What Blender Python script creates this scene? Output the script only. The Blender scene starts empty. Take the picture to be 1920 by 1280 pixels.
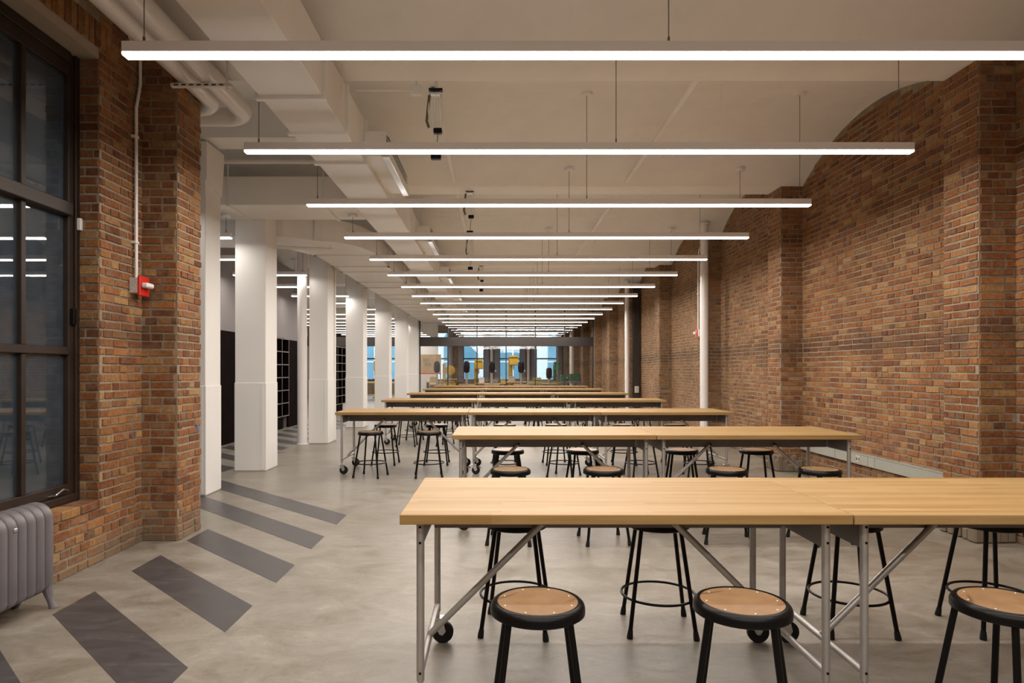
import bpy, math, random
from mathutils import Vector, Matrix

rnd = random.Random(11)
PI = math.pi
sc = bpy.context.scene

# ------------------------------------------------------------------ camera, world, exposure
F = 1230.0            # focal length in pixels of the 1920x1280 frame
CZ = 1.445            # eye height
cam_d = bpy.data.cameras.new('camera')
cam = bpy.data.objects.new('camera', cam_d)
sc.collection.objects.link(cam)
cam.location = (0, 0, CZ)
cam.rotation_euler = (PI / 2, 0, 0)
cam_d.sensor_width = 36.0
cam_d.lens = F / 1920 * 36.0
cam_d.shift_x = (960 - 932) / 1920
cam_d.shift_y = (693 - 640) / 1920
cam_d.clip_end = 300
sc.camera = cam

w = bpy.data.worlds.new('overcast_sky')
sc.world = w
w.use_nodes = True
w.node_tree.nodes['Background'].inputs[0].default_value = (0.62, 0.80, 1.0, 1)
w.node_tree.nodes['Background'].inputs[1].default_value = 2.6

LAMP_COL = (1.0, 0.915, 0.83)
LAMP_W = 56.0         # watts per lamp of 5.55 m
GLOW = 7.0            # radiance of the diffusers

sc.view_settings.view_transform = 'Standard'
sc.view_settings.look = 'None'
sc.view_settings.gamma = 1.0
sc.view_settings.exposure = 0.44
sc.view_settings.use_curve_mapping = False
sc.cycles.use_denoising = True
sc.cycles.max_bounces = 12
sc.cycles.diffuse_bounces = 8
sc.cycles.glossy_bounces = 4
sc.cycles.transparent_max_bounces = 12
sc.cycles.sample_clamp_indirect = 6.0
sc.cycles.caustics_reflective = False
sc.cycles.caustics_refractive = False

COL = sc.collection

# ------------------------------------------------------------------ mesh helpers
class MB:
    """collects vertices and faces of ONE mesh object"""
    def __init__(self):
        self.v = []; self.f = []
    def add(self, vs, fs):
        b = len(self.v)
        self.v += [tuple(p) for p in vs]
        self.f += [tuple(i + b for i in f) for f in fs]
        return self
    def box(self, x0, x1, y0, y1, z0, z1):
        return self.add([(x0, y0, z0), (x1, y0, z0), (x1, y1, z0), (x0, y1, z0), (x0, y0, z1), (x1, y0, z1), (x1, y1, z1), (x0, y1, z1)],
                        [(0, 3, 2, 1), (4, 5, 6, 7), (0, 1, 5, 4), (1, 2, 6, 5), (2, 3, 7, 6), (3, 0, 4, 7)])
    def cbox(self, x0, x1, y0, y1, z0, z1, c=0.004):
        """box with all edges chamfered by c"""
        vs = []; idx = {}
        for ix, x in enumerate((x0, x1)):
            for iy, y in enumerate((y0, y1)):
                for iz, z in enumerate((z0, z1)):
                    sx, sy, sz = (1 if ix == 0 else -1), (1 if iy == 0 else -1), (1 if iz == 0 else -1)
                    idx[ix, iy, iz, 'x'] = len(vs); vs.append((x, y + sy * c, z + sz * c))
                    idx[ix, iy, iz, 'y'] = len(vs); vs.append((x + sx * c, y, z + sz * c))
                    idx[ix, iy, iz, 'z'] = len(vs); vs.append((x + sx * c, y + sy * c, z))
        fs = []
        def g(a, b, cc, k): return idx[a, b, cc, k]
        for i in (0, 1):
            q = [g(i, 0, 0, 'x'), g(i, 1, 0, 'x'), g(i, 1, 1, 'x'), g(i, 0, 1, 'x')]; fs.append(q if i else q[::-1])
            q = [g(0, i, 0, 'y'), g(1, i, 0, 'y'), g(1, i, 1, 'y'), g(0, i, 1, 'y')]; fs.append(q[::-1] if i else q)
            q = [g(0, 0, i, 'z'), g(1, 0, i, 'z'), g(1, 1, i, 'z'), g(0, 1, i, 'z')]; fs.append(q if i else q[::-1])
        for a in (0, 1):
            for b in (0, 1):
                q = [g(0, a, b, 'y'), g(1, a, b, 'y'), g(1, a, b, 'z'), g(0, a, b, 'z')]; fs.append(q if a != b else q[::-1])
                q = [g(a, 0, b, 'x'), g(a, 1, b, 'x'), g(a, 1, b, 'z'), g(a, 0, b, 'z')]; fs.append(q[::-1] if a != b else q)
                q = [g(a, b, 0, 'x'), g(a, b, 1, 'x'), g(a, b, 1, 'y'), g(a, b, 0, 'y')]; fs.append(q if a != b else q[::-1])
                for d in (0, 1):
                    fs.append([g(a, b, d, 'x'), g(a, b, d, 'y'), g(a, b, d, 'z')])
        return self.add(vs, fs)
    def tube(self, pts, r, n=10, caps=True):
        """round bar through points, mitred at the bends"""
        pts = [Vector(p) for p in pts]
        rs = r if isinstance(r, (list, tuple)) else [r] * len(pts)
        vs = []; fs = []
        d0 = (pts[1] - pts[0]).normalized()
        up = Vector((0, 0, 1)) if abs(d0.z) < 0.9 else Vector((0, 1, 0))
        a = d0.cross(up).normalized()
        for i, p in enumerate(pts):
            if i == 0: d = d0; k = 1
            elif i == len(pts) - 1: d = (pts[-1] - pts[-2]).normalized(); k = 1
            else:
                d1 = (p - pts[i - 1]).normalized(); d2 = (pts[i + 1] - p).normalized()
                d = (d1 + d2).normalized(); k = 1
            a = (a - d * a.dot(d)).normalized()
            b = d.cross(a)
            for j in range(n):
                t = 2 * PI * j / n
                vs.append(p + (a * math.cos(t) + b * math.sin(t)) * rs[i] * k)
        m = len(pts)
        for i in range(m - 1):
            for j in range(n):
                fs.append((i * n + j, i * n + (j + 1) % n, (i + 1) * n + (j + 1) % n, (i + 1) * n + j))
        if caps:
            fs.append(tuple(range(n))[::-1]); fs.append(tuple((m - 1) * n + j for j in range(n)))
        return self.add(vs, fs)
    def lathe(self, prof, n=24, c=(0, 0, 0), axis='z', close=False):
        """prof: (radius, height) pairs"""
        vs = []; fs = []; m = len(prof)
        for r, h in prof:
            for j in range(n):
                t = 2 * PI * j / n
                p = (r * math.cos(t), r * math.sin(t), h)
                if axis == 'y': p = (p[0], h, p[1])
                if axis == 'x': p = (h, p[0], p[1])
                vs.append((p[0] + c[0], p[1] + c[1], p[2] + c[2]))
        for i in range(m - 1 if not close else m):
            k = (i + 1) % m
            for j in range(n):
                q = (i * n + j, i * n + (j + 1) % n, k * n + (j + 1) % n, k * n + j)
                fs.append(q if axis != 'y' else q[::-1])
        if not close:
            if prof[0][0] > 1e-5: fs.append(tuple(range(n))[::-1] if axis != 'y' else tuple(range(n)))
            if prof[-1][0] > 1e-5:
                q = tuple((m - 1) * n + j for j in range(n)); fs.append(q if axis != 'y' else q[::-1])
        return self.add(vs, fs)
    def prism(self, poly, z0, z1, axis='z'):
        """polygon extruded along an axis: z -> (x, y), x -> (y, z), y -> (x, z)"""
        def P(a, b, h):
            return (a, b, h) if axis == 'z' else (h, a, b) if axis == 'x' else (a, h, b)
        n = len(poly)
        vs = [P(a, b, z0) for a, b in poly] + [P(a, b, z1) for a, b in poly]
        fs = [tuple(range(n))[::-1], tuple(range(n, 2 * n))]
        for i in range(n):
            j = (i + 1) % n
            fs.append((i, j, n + j, n + i))
        return self.add(vs, fs)

def mesh_of(name, mb, mat=None, smooth=35, fix=True):
    me = bpy.data.meshes.new(name)
    me.from_pydata(mb.v, [], mb.f)
    if fix:
        import bmesh
        bm = bmesh.new(); bm.from_mesh(me)
        bmesh.ops.recalc_face_normals(bm, faces=bm.faces)
        bm.to_mesh(me); bm.free()
    if mat: me.materials.append(mat)
    if smooth:
        for p in me.polygons: p.use_smooth = True
        me.set_sharp_from_angle(angle=math.radians(smooth))
    return me

def obj(name, mb, mat, parent=None, loc=(0, 0, 0), rot=None, smooth=35, fix=True, label=None):
    me = mb if isinstance(mb, bpy.types.Mesh) else mesh_of(name, mb, mat, smooth, fix)
    o = bpy.data.objects.new(name, me)
    COL.objects.link(o)
    o.location = loc
    if rot: o.rotation_euler = rot
    if parent: o.parent = parent
    if label: o['label'] = label
    return o

def tag(o, label, cat=None, group=None, kind=None):
    o['label'] = label
    if cat: o['category'] = cat
    if group: o['group'] = group
    if kind: o['kind'] = kind
    return o

def thing(name, label, cat, loc=(0, 0, 0), rz=0, group=None):
    o = bpy.data.objects.new(name, None)
    COL.objects.link(o)
    o.location = loc; o.rotation_euler = (0, 0, rz); o.empty_display_size = 0.1
    return tag(o, label, cat, group)

def struct(name, mb, mat, label, cat, smooth=35, loc=(0, 0, 0), fix=True):
    o = obj(name, mb, mat, None, loc, smooth=smooth, fix=fix)
    return tag(o, label, cat, None, 'structure')

def copy_tree(o, parent=None):
    c = o.copy(); COL.objects.link(c)
    if parent: c.parent = parent
    for ch in list(o.children): copy_tree(ch, c)
    return c

# ------------------------------------------------------------------ materials
def new_mat(name):
    m = bpy.data.materials.new(name); m.use_nodes = True
    nt = m.node_tree
    return m, nt, nt.nodes['Principled BSDF']

def N(nt, t, **kw):
    n = nt.nodes.new(t)
    for k, v in kw.items(): setattr(n, k, v)
    return n

def ramp(nt, stops, fac=None, mode='LINEAR'):
    r = N(nt, 'ShaderNodeValToRGB'); e = r.color_ramp.elements
    r.color_ramp.interpolation = mode
    while len(e) > 1: e.remove(e[-1])
    e[0].position = stops[0][0]; e[0].color = (*stops[0][1], 1)
    for p, c in stops[1:]:
        x = e.new(p); x.color = (*c, 1)
    if fac is not None: nt.links.new(fac, r.inputs[0])
    return r.outputs[0]

def mixc(nt, fac, a, b, blend='MIX'):
    m = N(nt, 'ShaderNodeMix', data_type='RGBA', blend_type=blend)
    for s, v in ((0, fac), (6, a), (7, b)):
        if isinstance(v, (int, float)): m.inputs[s].default_value = v
        elif isinstance(v, tuple): m.inputs[s].default_value = (*v, 1)
        else: nt.links.new(v, m.inputs[s])
    return m.outputs[2]

def math_n(nt, op, a, b=0.0, c=None):
    m = N(nt, 'ShaderNodeMath', operation=op)
    for s, v in enumerate((a, b) if c is None else (a, b, c)):
        if isinstance(v, (int, float)): m.inputs[s].default_value = v
        else: nt.links.new(v, m.inputs[s])
    return m.outputs[0]

def noise(nt, vec, scale, detail=4, rough=0.55, out=0, dist=0.0):
    n = N(nt, 'ShaderNodeTexNoise')
    n.inputs['Scale'].default_value = scale; n.inputs['Detail'].default_value = detail
    n.inputs['Roughness'].default_value = rough; n.inputs['Distortion'].default_value = dist
    if vec is not None: nt.links.new(vec, n.inputs['Vector'])
    return n.outputs[out]

def mapped(nt, vec, scale=(1, 1, 1)):
    m = N(nt, 'ShaderNodeMapping'); m.inputs['Scale'].default_value = scale
    nt.links.new(vec, m.inputs['Vector'])
    return m.outputs[0]

def pos(nt): return N(nt, 'ShaderNodeNewGeometry').outputs['Position']
def objco(nt): return N(nt, 'ShaderNodeTexCoord').outputs['Object']

def bump(nt, bsdf, h, strength=0.3, dist=0.01):
    b = N(nt, 'ShaderNodeBump'); b.inputs['Strength'].default_value = strength; b.inputs['Distance'].default_value = dist
    nt.links.new(h, b.inputs['Height']); nt.links.new(b.outputs[0], bsdf.inputs['Normal'])

def plain(name, col, rough=0.5, metal=0.0, var=0.06, scale=6.0, bmp=0.0, bscale=60, spec=0.5):
    m, nt, b = new_mat(name)
    p = objco(nt)
    n = noise(nt, p, scale)
    dark = tuple(c * (1 - var) for c in col); light = tuple(min(1, c * (1 + var)) for c in col)
    nt.links.new(ramp(nt, [(0.3, dark), (0.7, light)], n), b.inputs['Base Color'])
    b.inputs['Roughness'].default_value = rough; b.inputs['Metallic'].default_value = metal
    b.inputs['Specular IOR Level'].default_value = spec
    if bmp: bump(nt, b, noise(nt, p, bscale), bmp, 0.004)
    return m

def emissive(name, col, s):
    m, nt, b = new_mat(name)
    b.inputs['Base Color'].default_value = (0.9, 0.9, 0.9, 1)
    b.inputs['Emission Color'].default_value = (*col, 1); b.inputs['Emission Strength'].default_value = s
    return m

def glass_mat(name, tint=(1, 1, 1), haze=0.0):
    m, nt, b = new_mat(name)
    nt.nodes.remove(b)
    out = nt.nodes['Material Output']
    tr = N(nt, 'ShaderNodeBsdfTransparent'); tr.inputs[0].default_value = (*tint, 1)
    gl = N(nt, 'ShaderNodeBsdfGlossy'); gl.inputs['Roughness'].default_value = 0.01
    fr = N(nt, 'ShaderNodeFresnel'); fr.inputs[0].default_value = 1.5
    f = math_n(nt, 'MULTIPLY', fr.outputs[0], 1.7)
    f = math_n(nt, 'MINIMUM', f, 0.95)
    mx = N(nt, 'ShaderNodeMixShader'); nt.links.new(f, mx.inputs[0])
    nt.links.new(tr.outputs[0], mx.inputs[1]); nt.links.new(gl.outputs[0], mx.inputs[2])
    last = mx
    if haze:
        df = N(nt, 'ShaderNodeBsdfDiffuse'); df.inputs[0].default_value = (0.40, 0.54, 0.68, 1)
        m2 = N(nt, 'ShaderNodeMixShader')
        nt.links.new(math_n(nt, 'MULTIPLY', noise(nt, objco(nt), 9, 6, 0.7), haze * 2), m2.inputs[0])
        nt.links.new(mx.outputs[0], m2.inputs[1]); nt.links.new(df.outputs[0], m2.inputs[2]); last = m2
    nt.links.new(last.outputs[0], out.inputs[0])
    return m

def brick_mat():
    m, nt, b = new_mat('brick')
    p = pos(nt)
    oi = N(nt, 'ShaderNodeObjectInfo').outputs['Random']
    isl = N(nt, 'ShaderNodeNewGeometry').outputs['Random Per Island']
    r = math_n(nt, 'FRACT', math_n(nt, 'ADD', oi, isl))
    c = ramp(nt, [(0.0, (0.15, 0.060, 0.030)), (0.15, (0.205, 0.078, 0.032)), (0.42, (0.28, 0.108, 0.038)), (0.62, (0.25, 0.112, 0.043)),
                  (0.80, (0.345, 0.146, 0.048)), (0.92, (0.34, 0.178, 0.068)), (1.0, (0.41, 0.245, 0.105))], r)
    n1 = noise(nt, p, 38, 6, 0.65)
    c = mixc(nt, 0.85, c, ramp(nt, [(0.28, (0.55, 0.52, 0.50)), (0.5, (0.95, 0.95, 0.95)), (0.72, (1.4, 1.4, 1.35))], n1), 'MULTIPLY')
    # mortar smear and lime, a soot band at shoulder height, dirty grey foot
    n2 = noise(nt, p, 9, 6, 0.7)
    sx = N(nt, 'ShaderNodeSeparateXYZ'); nt.links.new(p, sx.inputs[0])
    dust = math_n(nt, 'MULTIPLY', math_n(nt, 'SMOOTH_MIN', math_n(nt, 'MAXIMUM', math_n(nt, 'SUBTRACT', sx.outputs['Y'], 9.0), 0.0), 4.0, 1.0), 0.03)
    smear = ramp(nt, [(0.47, (0, 0, 0)), (0.70, (0.75, 0.75, 0.75))], math_n(nt, 'ADD', n2, dust))
    c = mixc(nt, smear, c, (0.27, 0.195, 0.12))
    zz = sx.outputs['Z']
    zn = math_n(nt, 'ADD', zz, math_n(nt, 'MULTIPLY', math_n(nt, 'SUBTRACT', noise(nt, p, 3, 4), 0.5), 0.5))
    soot = ramp(nt, [(0.0, (0, 0, 0)), (0.392, (0, 0, 0)), (0.43, (1, 1, 1)), (0.448, (1, 1, 1)), (0.49, (0, 0, 0))], math_n(nt, 'MULTIPLY', zn, 0.25))
    c = mixc(nt, math_n(nt, 'MULTIPLY', soot, 0.5), c, (0.052, 0.034, 0.026))
    foot = ramp(nt, [(0.02, (0.75, 0.75, 0.75)), (0.28, (0, 0, 0))], zn)
    c = mixc(nt, foot, c, (0.19, 0.15, 0.105))
    big = ramp(nt, [(0.3, (0.70, 0.66, 0.62)), (0.7, (1.15, 1.15, 1.15))], noise(nt, p, 1.1, 3))
    c = mixc(nt, 1.0, c, big, 'MULTIPLY')
    nt.links.new(c, b.inputs['Base Color'])
    b.inputs['Roughness'].default_value = 0.85; b.inputs['Specular IOR Level'].default_value = 0.25
    bump(nt, b, noise(nt, p, 70, 6, 0.7), 0.6, 0.006)
    return m

def mortar_mat():
    m, nt, b = new_mat('mortar')
    p = pos(nt)
    c = ramp(nt, [(0.3, (0.25, 0.20, 0.142)), (0.7, (0.42, 0.345, 0.25))], noise(nt, p, 24, 6, 0.7))
    c = mixc(nt, ramp(nt, [(0.35, (0, 0, 0)), (0.65, (0.6, 0.6, 0.6))], noise(nt, p, 2.2, 4)), c, (0.13, 0.085, 0.055))
    nt.links.new(c, b.inputs['Base Color']); b.inputs['Roughness'].default_value = 0.95
    bump(nt, b, noise(nt, p, 110, 5, 0.7), 0.7, 0.006)
    return m

def floor_mat():
    m, nt, b = new_mat('polished_concrete')
    p = pos(nt)
    n1 = noise(nt, p, 0.7, 6, 0.6); n2 = noise(nt, mapped(nt, p, (1.0, 1.5, 1)), 2.3, 9, 0.70, dist=1.1); n3 = noise(nt, p, 60, 3)
    c = ramp(nt, [(0.3, (0.190, 0.160, 0.125)), (0.5, (0.225, 0.201, 0.168)), (0.7, (0.255, 0.232, 0.20))], n1)
    c = mixc(nt, 0.9, c, ramp(nt, [(0.30, (0.64, 0.59, 0.51)), (0.46, (0.93, 0.91, 0.88)), (0.54, (1.03, 1.03, 1.03)), (0.66, (1.28, 1.28, 1.27))], n2), 'MULTIPLY')
    c = mixc(nt, 0.35, c, ramp(nt, [(0.35, (0.85, 0.85, 0.85)), (0.7, (1.1, 1.1, 1.1))], n3), 'MULTIPLY')
    # trowel swirls and hairline control joints every bay
    n4 = noise(nt, mapped(nt, p, (2.2, 4.5, 1)), 2.6, 7, 0.75, dist=2.2)
    c = mixc(nt, 0.8, c, ramp(nt, [(0.38, (0.84, 0.82, 0.78)), (0.46, (1, 1, 1)), (0.56, (1, 1, 1)), (0.66, (1.22, 1.21, 1.20))], n4), 'MULTIPLY')
    sx = N(nt, 'ShaderNodeSeparateXYZ'); nt.links.new(p, sx.inputs[0])
    t = math_n(nt, 'FRACT', math_n(nt, 'DIVIDE', math_n(nt, 'SUBTRACT', sx.outputs['Y'], 5.655 - 7.1), 3.55))
    j = math_n(nt, 'LESS_THAN', t, 0.0022)
    c = mixc(nt, math_n(nt, 'MULTIPLY', j, 0.7), c, (0.12, 0.10, 0.085))
    nt.links.new(c, b.inputs['Base Color'])
    nt.links.new(math_n(nt, 'MULTIPLY_ADD', n2, 0.25, 0.26), b.inputs['Roughness'])
    b.inputs['Specular IOR Level'].default_value = 0.5
    bump(nt, b, n2, 0.05, 0.003)
    return m

def stripe_mat():
    m, nt, b = new_mat('dark_stripe_coating')
    p = pos(nt)
    n2 = noise(nt, mapped(nt, p, (1.2, 3.0, 1)), 4.0, 8, 0.72, dist=0.8)
    nt.links.new(ramp(nt, [(0.3, (0.040, 0.036, 0.037)), (0.55, (0.060, 0.054, 0.055)), (0.72, (0.092, 0.086, 0.084))], n2), b.inputs['Base Color'])
    nt.links.new(math_n(nt, 'MULTIPLY_ADD', n2, 0.25, 0.27), b.inputs['Roughness'])
    return m

def wood_mat():
    m, nt, b = new_mat('maple_butcher_block')
    p = objco(nt)
    info = N(nt, 'ShaderNodeObjectInfo').outputs['Random']
    sx = N(nt, 'ShaderNodeSeparateXYZ'); nt.links.new(p, sx.inputs[0])
    row = math_n(nt, 'FLOOR', math_n(nt, 'DIVIDE', sx.outputs['Y'], 0.0415))
    wn = N(nt, 'ShaderNodeTexWhiteNoise', noise_dimensions='1D')
    nt.links.new(math_n(nt, 'ADD', row, math_n(nt, 'MULTIPLY', info, 97.0)), wn.inputs['W'])
    # staggered finger joints inside each stave
    seg = math_n(nt, 'FLOOR', math_n(nt, 'ADD', math_n(nt, 'DIVIDE', sx.outputs['X'], 0.62), math_n(nt, 'MULTIPLY', wn.outputs[0], 7.0)))
    wn2 = N(nt, 'ShaderNodeTexWhiteNoise', noise_dimensions='2D')
    cb = N(nt, 'ShaderNodeCombineXYZ'); nt.links.new(row, cb.inputs[0]); nt.links.new(math_n(nt, 'ADD', seg, math_n(nt, 'MULTIPLY', info, 31.0)), cb.inputs[1])
    nt.links.new(cb.outputs[0], wn2.inputs['Vector'])
    c = ramp(nt, [(0.0, (0.290, 0.172, 0.062)), (0.5, (0.345, 0.220, 0.093)), (1.0, (0.385, 0.262, 0.126))], mixc(nt, 0.45, wn.outputs[0], wn2.outputs[0]))
    g = noise(nt, mapped(nt, p, (1.6, 55, 28)), 1.0, 6, 0.65, dist=0.4)
    c = mixc(nt, 0.75, c, ramp(nt, [(0.3, (0.74, 0.66, 0.54)), (0.55, (1.0, 1.0, 1.0)), (0.75, (1.08, 1.08, 1.08))], g), 'MULTIPLY')
    nt.links.new(c, b.inputs['Base Color']); b.inputs['Roughness'].default_value = 0.42
    b.inputs['Specular IOR Level'].default_value = 0.10
    return m

def hardboard_mat():
    m, nt, b = new_mat('tan_hardboard')
    p = objco(nt)
    c = ramp(nt, [(0.3, (0.22, 0.122, 0.056)), (0.7, (0.285, 0.168, 0.082))], noise(nt, p, 14, 6, 0.6))
    st = ramp(nt, [(0.62, (1, 1, 1)), (0.75, (0.5, 0.45, 0.4))], noise(nt, mapped(nt, p, (3, 9, 1)), 1.6, 2))
    nt.links.new(mixc(nt, 1.0, c, st, 'MULTIPLY'), b.inputs['Base Color'])
    b.inputs['Roughness'].default_value = 0.4
    return m

def plaster_mat(name, col, rough=0.75):
    m, nt, b = new_mat(name)
    p = pos(nt)
    c = ramp(nt, [(0.3, tuple(x * 0.93 for x in col)), (0.7, col)], noise(nt, p, 2.0, 6, 0.65))
    st = ramp(nt, [(0.66, (1, 1, 1)), (0.75, (0.86, 0.85, 0.83))], noise(nt, mapped(nt, p, (1, 2.5, 1)), 4.0, 7, 0.75))
    nt.links.new(mixc(nt, 1.0, c, st, 'MULTIPLY'), b.inputs['Base Color'])
    b.inputs['Roughness'].default_value = rough
    bump(nt, b, noise(nt, p, 7, 7, 0.7), 0.25, 0.012)
    return m

M = {}
M['brick'] = brick_mat(); M['mortar'] = mortar_mat(); M['floor'] = floor_mat(); M['stripe'] = stripe_mat()
M['wood'] = wood_mat(); M['hardboard'] = hardboard_mat()
M['ceiling'] = plaster_mat('painted_ceiling', (0.90, 0.90, 0.89))
M['white'] = plain('white_paint', (0.80, 0.785, 0.77), 0.5, var=0.02)
M['panel'] = plain('column_panel_paint', (0.78, 0.765, 0.745), 0.55, var=0.025, scale=1.5)
M['duct'] = plain('painted_sheet_metal', (0.78, 0.755, 0.72), 0.42, var=0.035, scale=2.0, bmp=0.05, bscale=9)
M['pipe'] = plain('gloss_white_pipe', (0.78, 0.75, 0.73), 0.22, var=0.02)
M['steel'] = plain('silver_tube', (0.50, 0.48, 0.46), 0.48, 0.8, var=0.05, scale=12)
M['grey_steel'] = plain('grey_apron_steel', (0.19, 0.175, 0.17), 0.5, 0.25, var=0.05)
M['zinc'] = plain('zinc_plate', (0.62, 0.62, 0.61), 0.3, 0.9, var=0.05)
M['black'] = plain('black_enamel', (0.005, 0.0045, 0.0045), 0.33, var=0.1, spec=0.18)
M['rubber'] = plain('black_rubber', (0.010, 0.010, 0.010), 0.55, var=0.1, spec=0.25)
M['bronze'] = plain('bronze_window_paint', (0.030, 0.019, 0.014), 0.45, var=0.2, scale=5, spec=0.25)
M['radiator'] = plain('grey_radiator_paint', (0.145, 0.130, 0.140), 0.42, var=0.07, scale=8, bmp=0.1, bscale=40)
M['red'] = plain('red_plastic', (0.62, 0.025, 0.015), 0.35)
M['greybox'] = plain('speckled_grey_box', (0.52, 0.47, 0.44), 0.5, var=0.2, scale=60)
M['raceway'] = plain('grey_green_raceway', (0.335, 0.335, 0.29), 0.45, var=0.03)
M['housing'] = plain('lamp_housing_white', (0.86, 0.84, 0.84), 0.4, var=0.01)
M['cable'] = plain('thin_steel_cable', (0.20, 0.18, 0.16), 0.4, 0.5)
M['chrome'] = plain('bright_metal', (0.75, 0.75, 0.75), 0.18, 1.0, var=0.04)
M['frame'] = plain('dark_bronze_frame', (0.030, 0.023, 0.021), 0.4, var=0.12, scale=2)
M['darkwood'] = plain('dark_stained_panel', (0.008, 0.0045, 0.004), 0.8, var=0.3, scale=4, spec=0.03)
M['shelfedge'] = plain('grey_shelf_edge', (0.19, 0.165, 0.155), 0.5)
M['greywall'] = plaster_mat('grey_plaster', (0.27, 0.245, 0.245))
M['yellow'] = plain('yellow_machine_paint', (0.60, 0.38, 0.035), 0.4, var=0.12)
M['green'] = plain('green_machine_paint', (0.025, 0.15, 0.06), 0.4, var=0.12)
M['lightwood'] = plain('pale_bench_wood', (0.55, 0.38, 0.17), 0.5, var=0.12)
M['greyblue'] = plain('grey_window_trim', (0.21, 0.215, 0.25), 0.5, var=0.05)
M['facade'] = plain('pale_stone_facade', (0.78, 0.78, 0.76), 0.8, var=0.05, scale=0.5)
M['facade_glass'] = plain('teal_facade_glass', (0.14, 0.30, 0.36), 0.15, var=0.15, scale=0.6)
M['board'] = plain('tan_pegboard', (0.50, 0.36, 0.20), 0.6, var=0.12)
M['glass'] = glass_mat('clear_glass')
M['wired_glass'] = glass_mat('dusty_wired_glass', (0.80, 0.84, 0.86), 0.05)
M['blue'] = plain('blue_tape', (0.05, 0.12, 0.35), 0.6)
M['diffuser'] = emissive('glowing_diffuser', (1.0, 0.97, 0.93), GLOW)
M['stone'] = plaster_mat('rough_lintel_concrete', (0.36, 0.30, 0.235), 0.9)
M['oldbrick'] = plaster_mat('weathered_outdoor_brick', (0.30, 0.28, 0.28), 0.9)
M['footing'] = plaster_mat('crumbling_grey_brown_stone', (0.185, 0.145, 0.10), 0.95)
M['olive'] = plain('olive_cord', (0.13, 0.11, 0.03), 0.5)

# ------------------------------------------------------------------ room dimensions
PIERS = [5.50, 9.34, 12.75, 16.35, 20.0, 23.65, 27.3]       # front faces of the brick piers
ALLP = [-5.3, -1.7, 1.95] + PIERS + [30.9, 34.5, 38.1, 41.7]
PD = 0.43            # pier depth along the room
XR, XP = 4.35, 4.04  # right wall, pier face
XL = -3.0
SOF, CROWN = 4.055, 4.53
GY = 27.5            # glass wall

def ceil_z(y):
    for a, b in zip(ALLP[:-1], ALLP[1:]):
        if a <= y < a + PD: return SOF
        if a + PD <= y < b:
            t = (y - a - PD) / (b - a - PD)
            return SOF + (CROWN - SOF) * (1 - (2 * t - 1) ** 2)
    return SOF

# ------------------------------------------------------------------ bricks
CO, JT, BL, BH = 0.0677, 0.0125, 0.200, 0.0552
def unit_brick(seed):
    r = random.Random(seed)
    j = lambda a: r.uniform(-a, a)
    v = [(-.5, 0, -.5), (.5, 0, -.5), (.5, 0, .5), (-.5, 0, .5)]
    cx, cz = 0.018, 0.055
    f = []
    for (x, z) in ((-1, -1), (1, -1), (1, 1), (-1, 1)):
        f.append((x * (.5 - cx - abs(j(.012))), -1 + j(.22), z * (.5 - cz - abs(j(.05)))))
    mb = MB().add(v + f, [(4, 5, 6, 7), (0, 1, 5, 4), (1, 2, 6, 5), (2, 3, 7, 6), (3, 0, 4, 7)])
    return mesh_of('brick', mb, M['brick'], smooth=0, fix=False)
UNIT = [unit_brick(i) for i in range(10)]
UNITV = [[tuple(v.co) for v in u.vertices] for u in UNIT]
UNITF = [tuple(p.vertices) for p in UNIT[0].polygons]

def bond(L, z0, z1, top=None, holes=(), shift=0.0):
    """running bond with a header course every sixth: yields (u0, u1, za, zb)"""
    out = []; k = int(round(z0 / CO))
    while k * CO < z1 - 0.02:
        za = k * CO; zb = min(za + BH, z1)
        head = k % 6 == 3
        bl = 0.0965 if head else BL
        u = -((k % 2) * (bl + JT) / 2) - shift % (bl + JT) - rnd.uniform(0, 0.02)
        while u < L:
            l = bl
            if not head and rnd.random() < 0.30: l = 0.0965
            a, b = max(u, 0.004), min(u + l, L - 0.004)
            u += l + JT
            if b - a < 0.028: continue
            m = (a + b) / 2
            if top and zb > top(m): continue
            spans = [(a, b)]
            for (h0, h1, g0, g1) in holes:
                if zb > g0 and za < g1:
                    ns = []
                    for (p, q) in spans:
                        if q <= h0 or p >= h1: ns.append((p, q)); continue
                        if p < h0: ns.append((p, h0))
                        if q > h1: ns.append((h1, q))
                    spans = ns
            for (p, q) in spans:
                if q - p > 0.028: out.append((p, q, za, zb))
        k += 1
    return out

def px(P):
    if P[1] < 0.3: return None
    return (932 + F * P[0] / P[1], 693 - F * (P[2] - CZ) / P[1])

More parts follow.
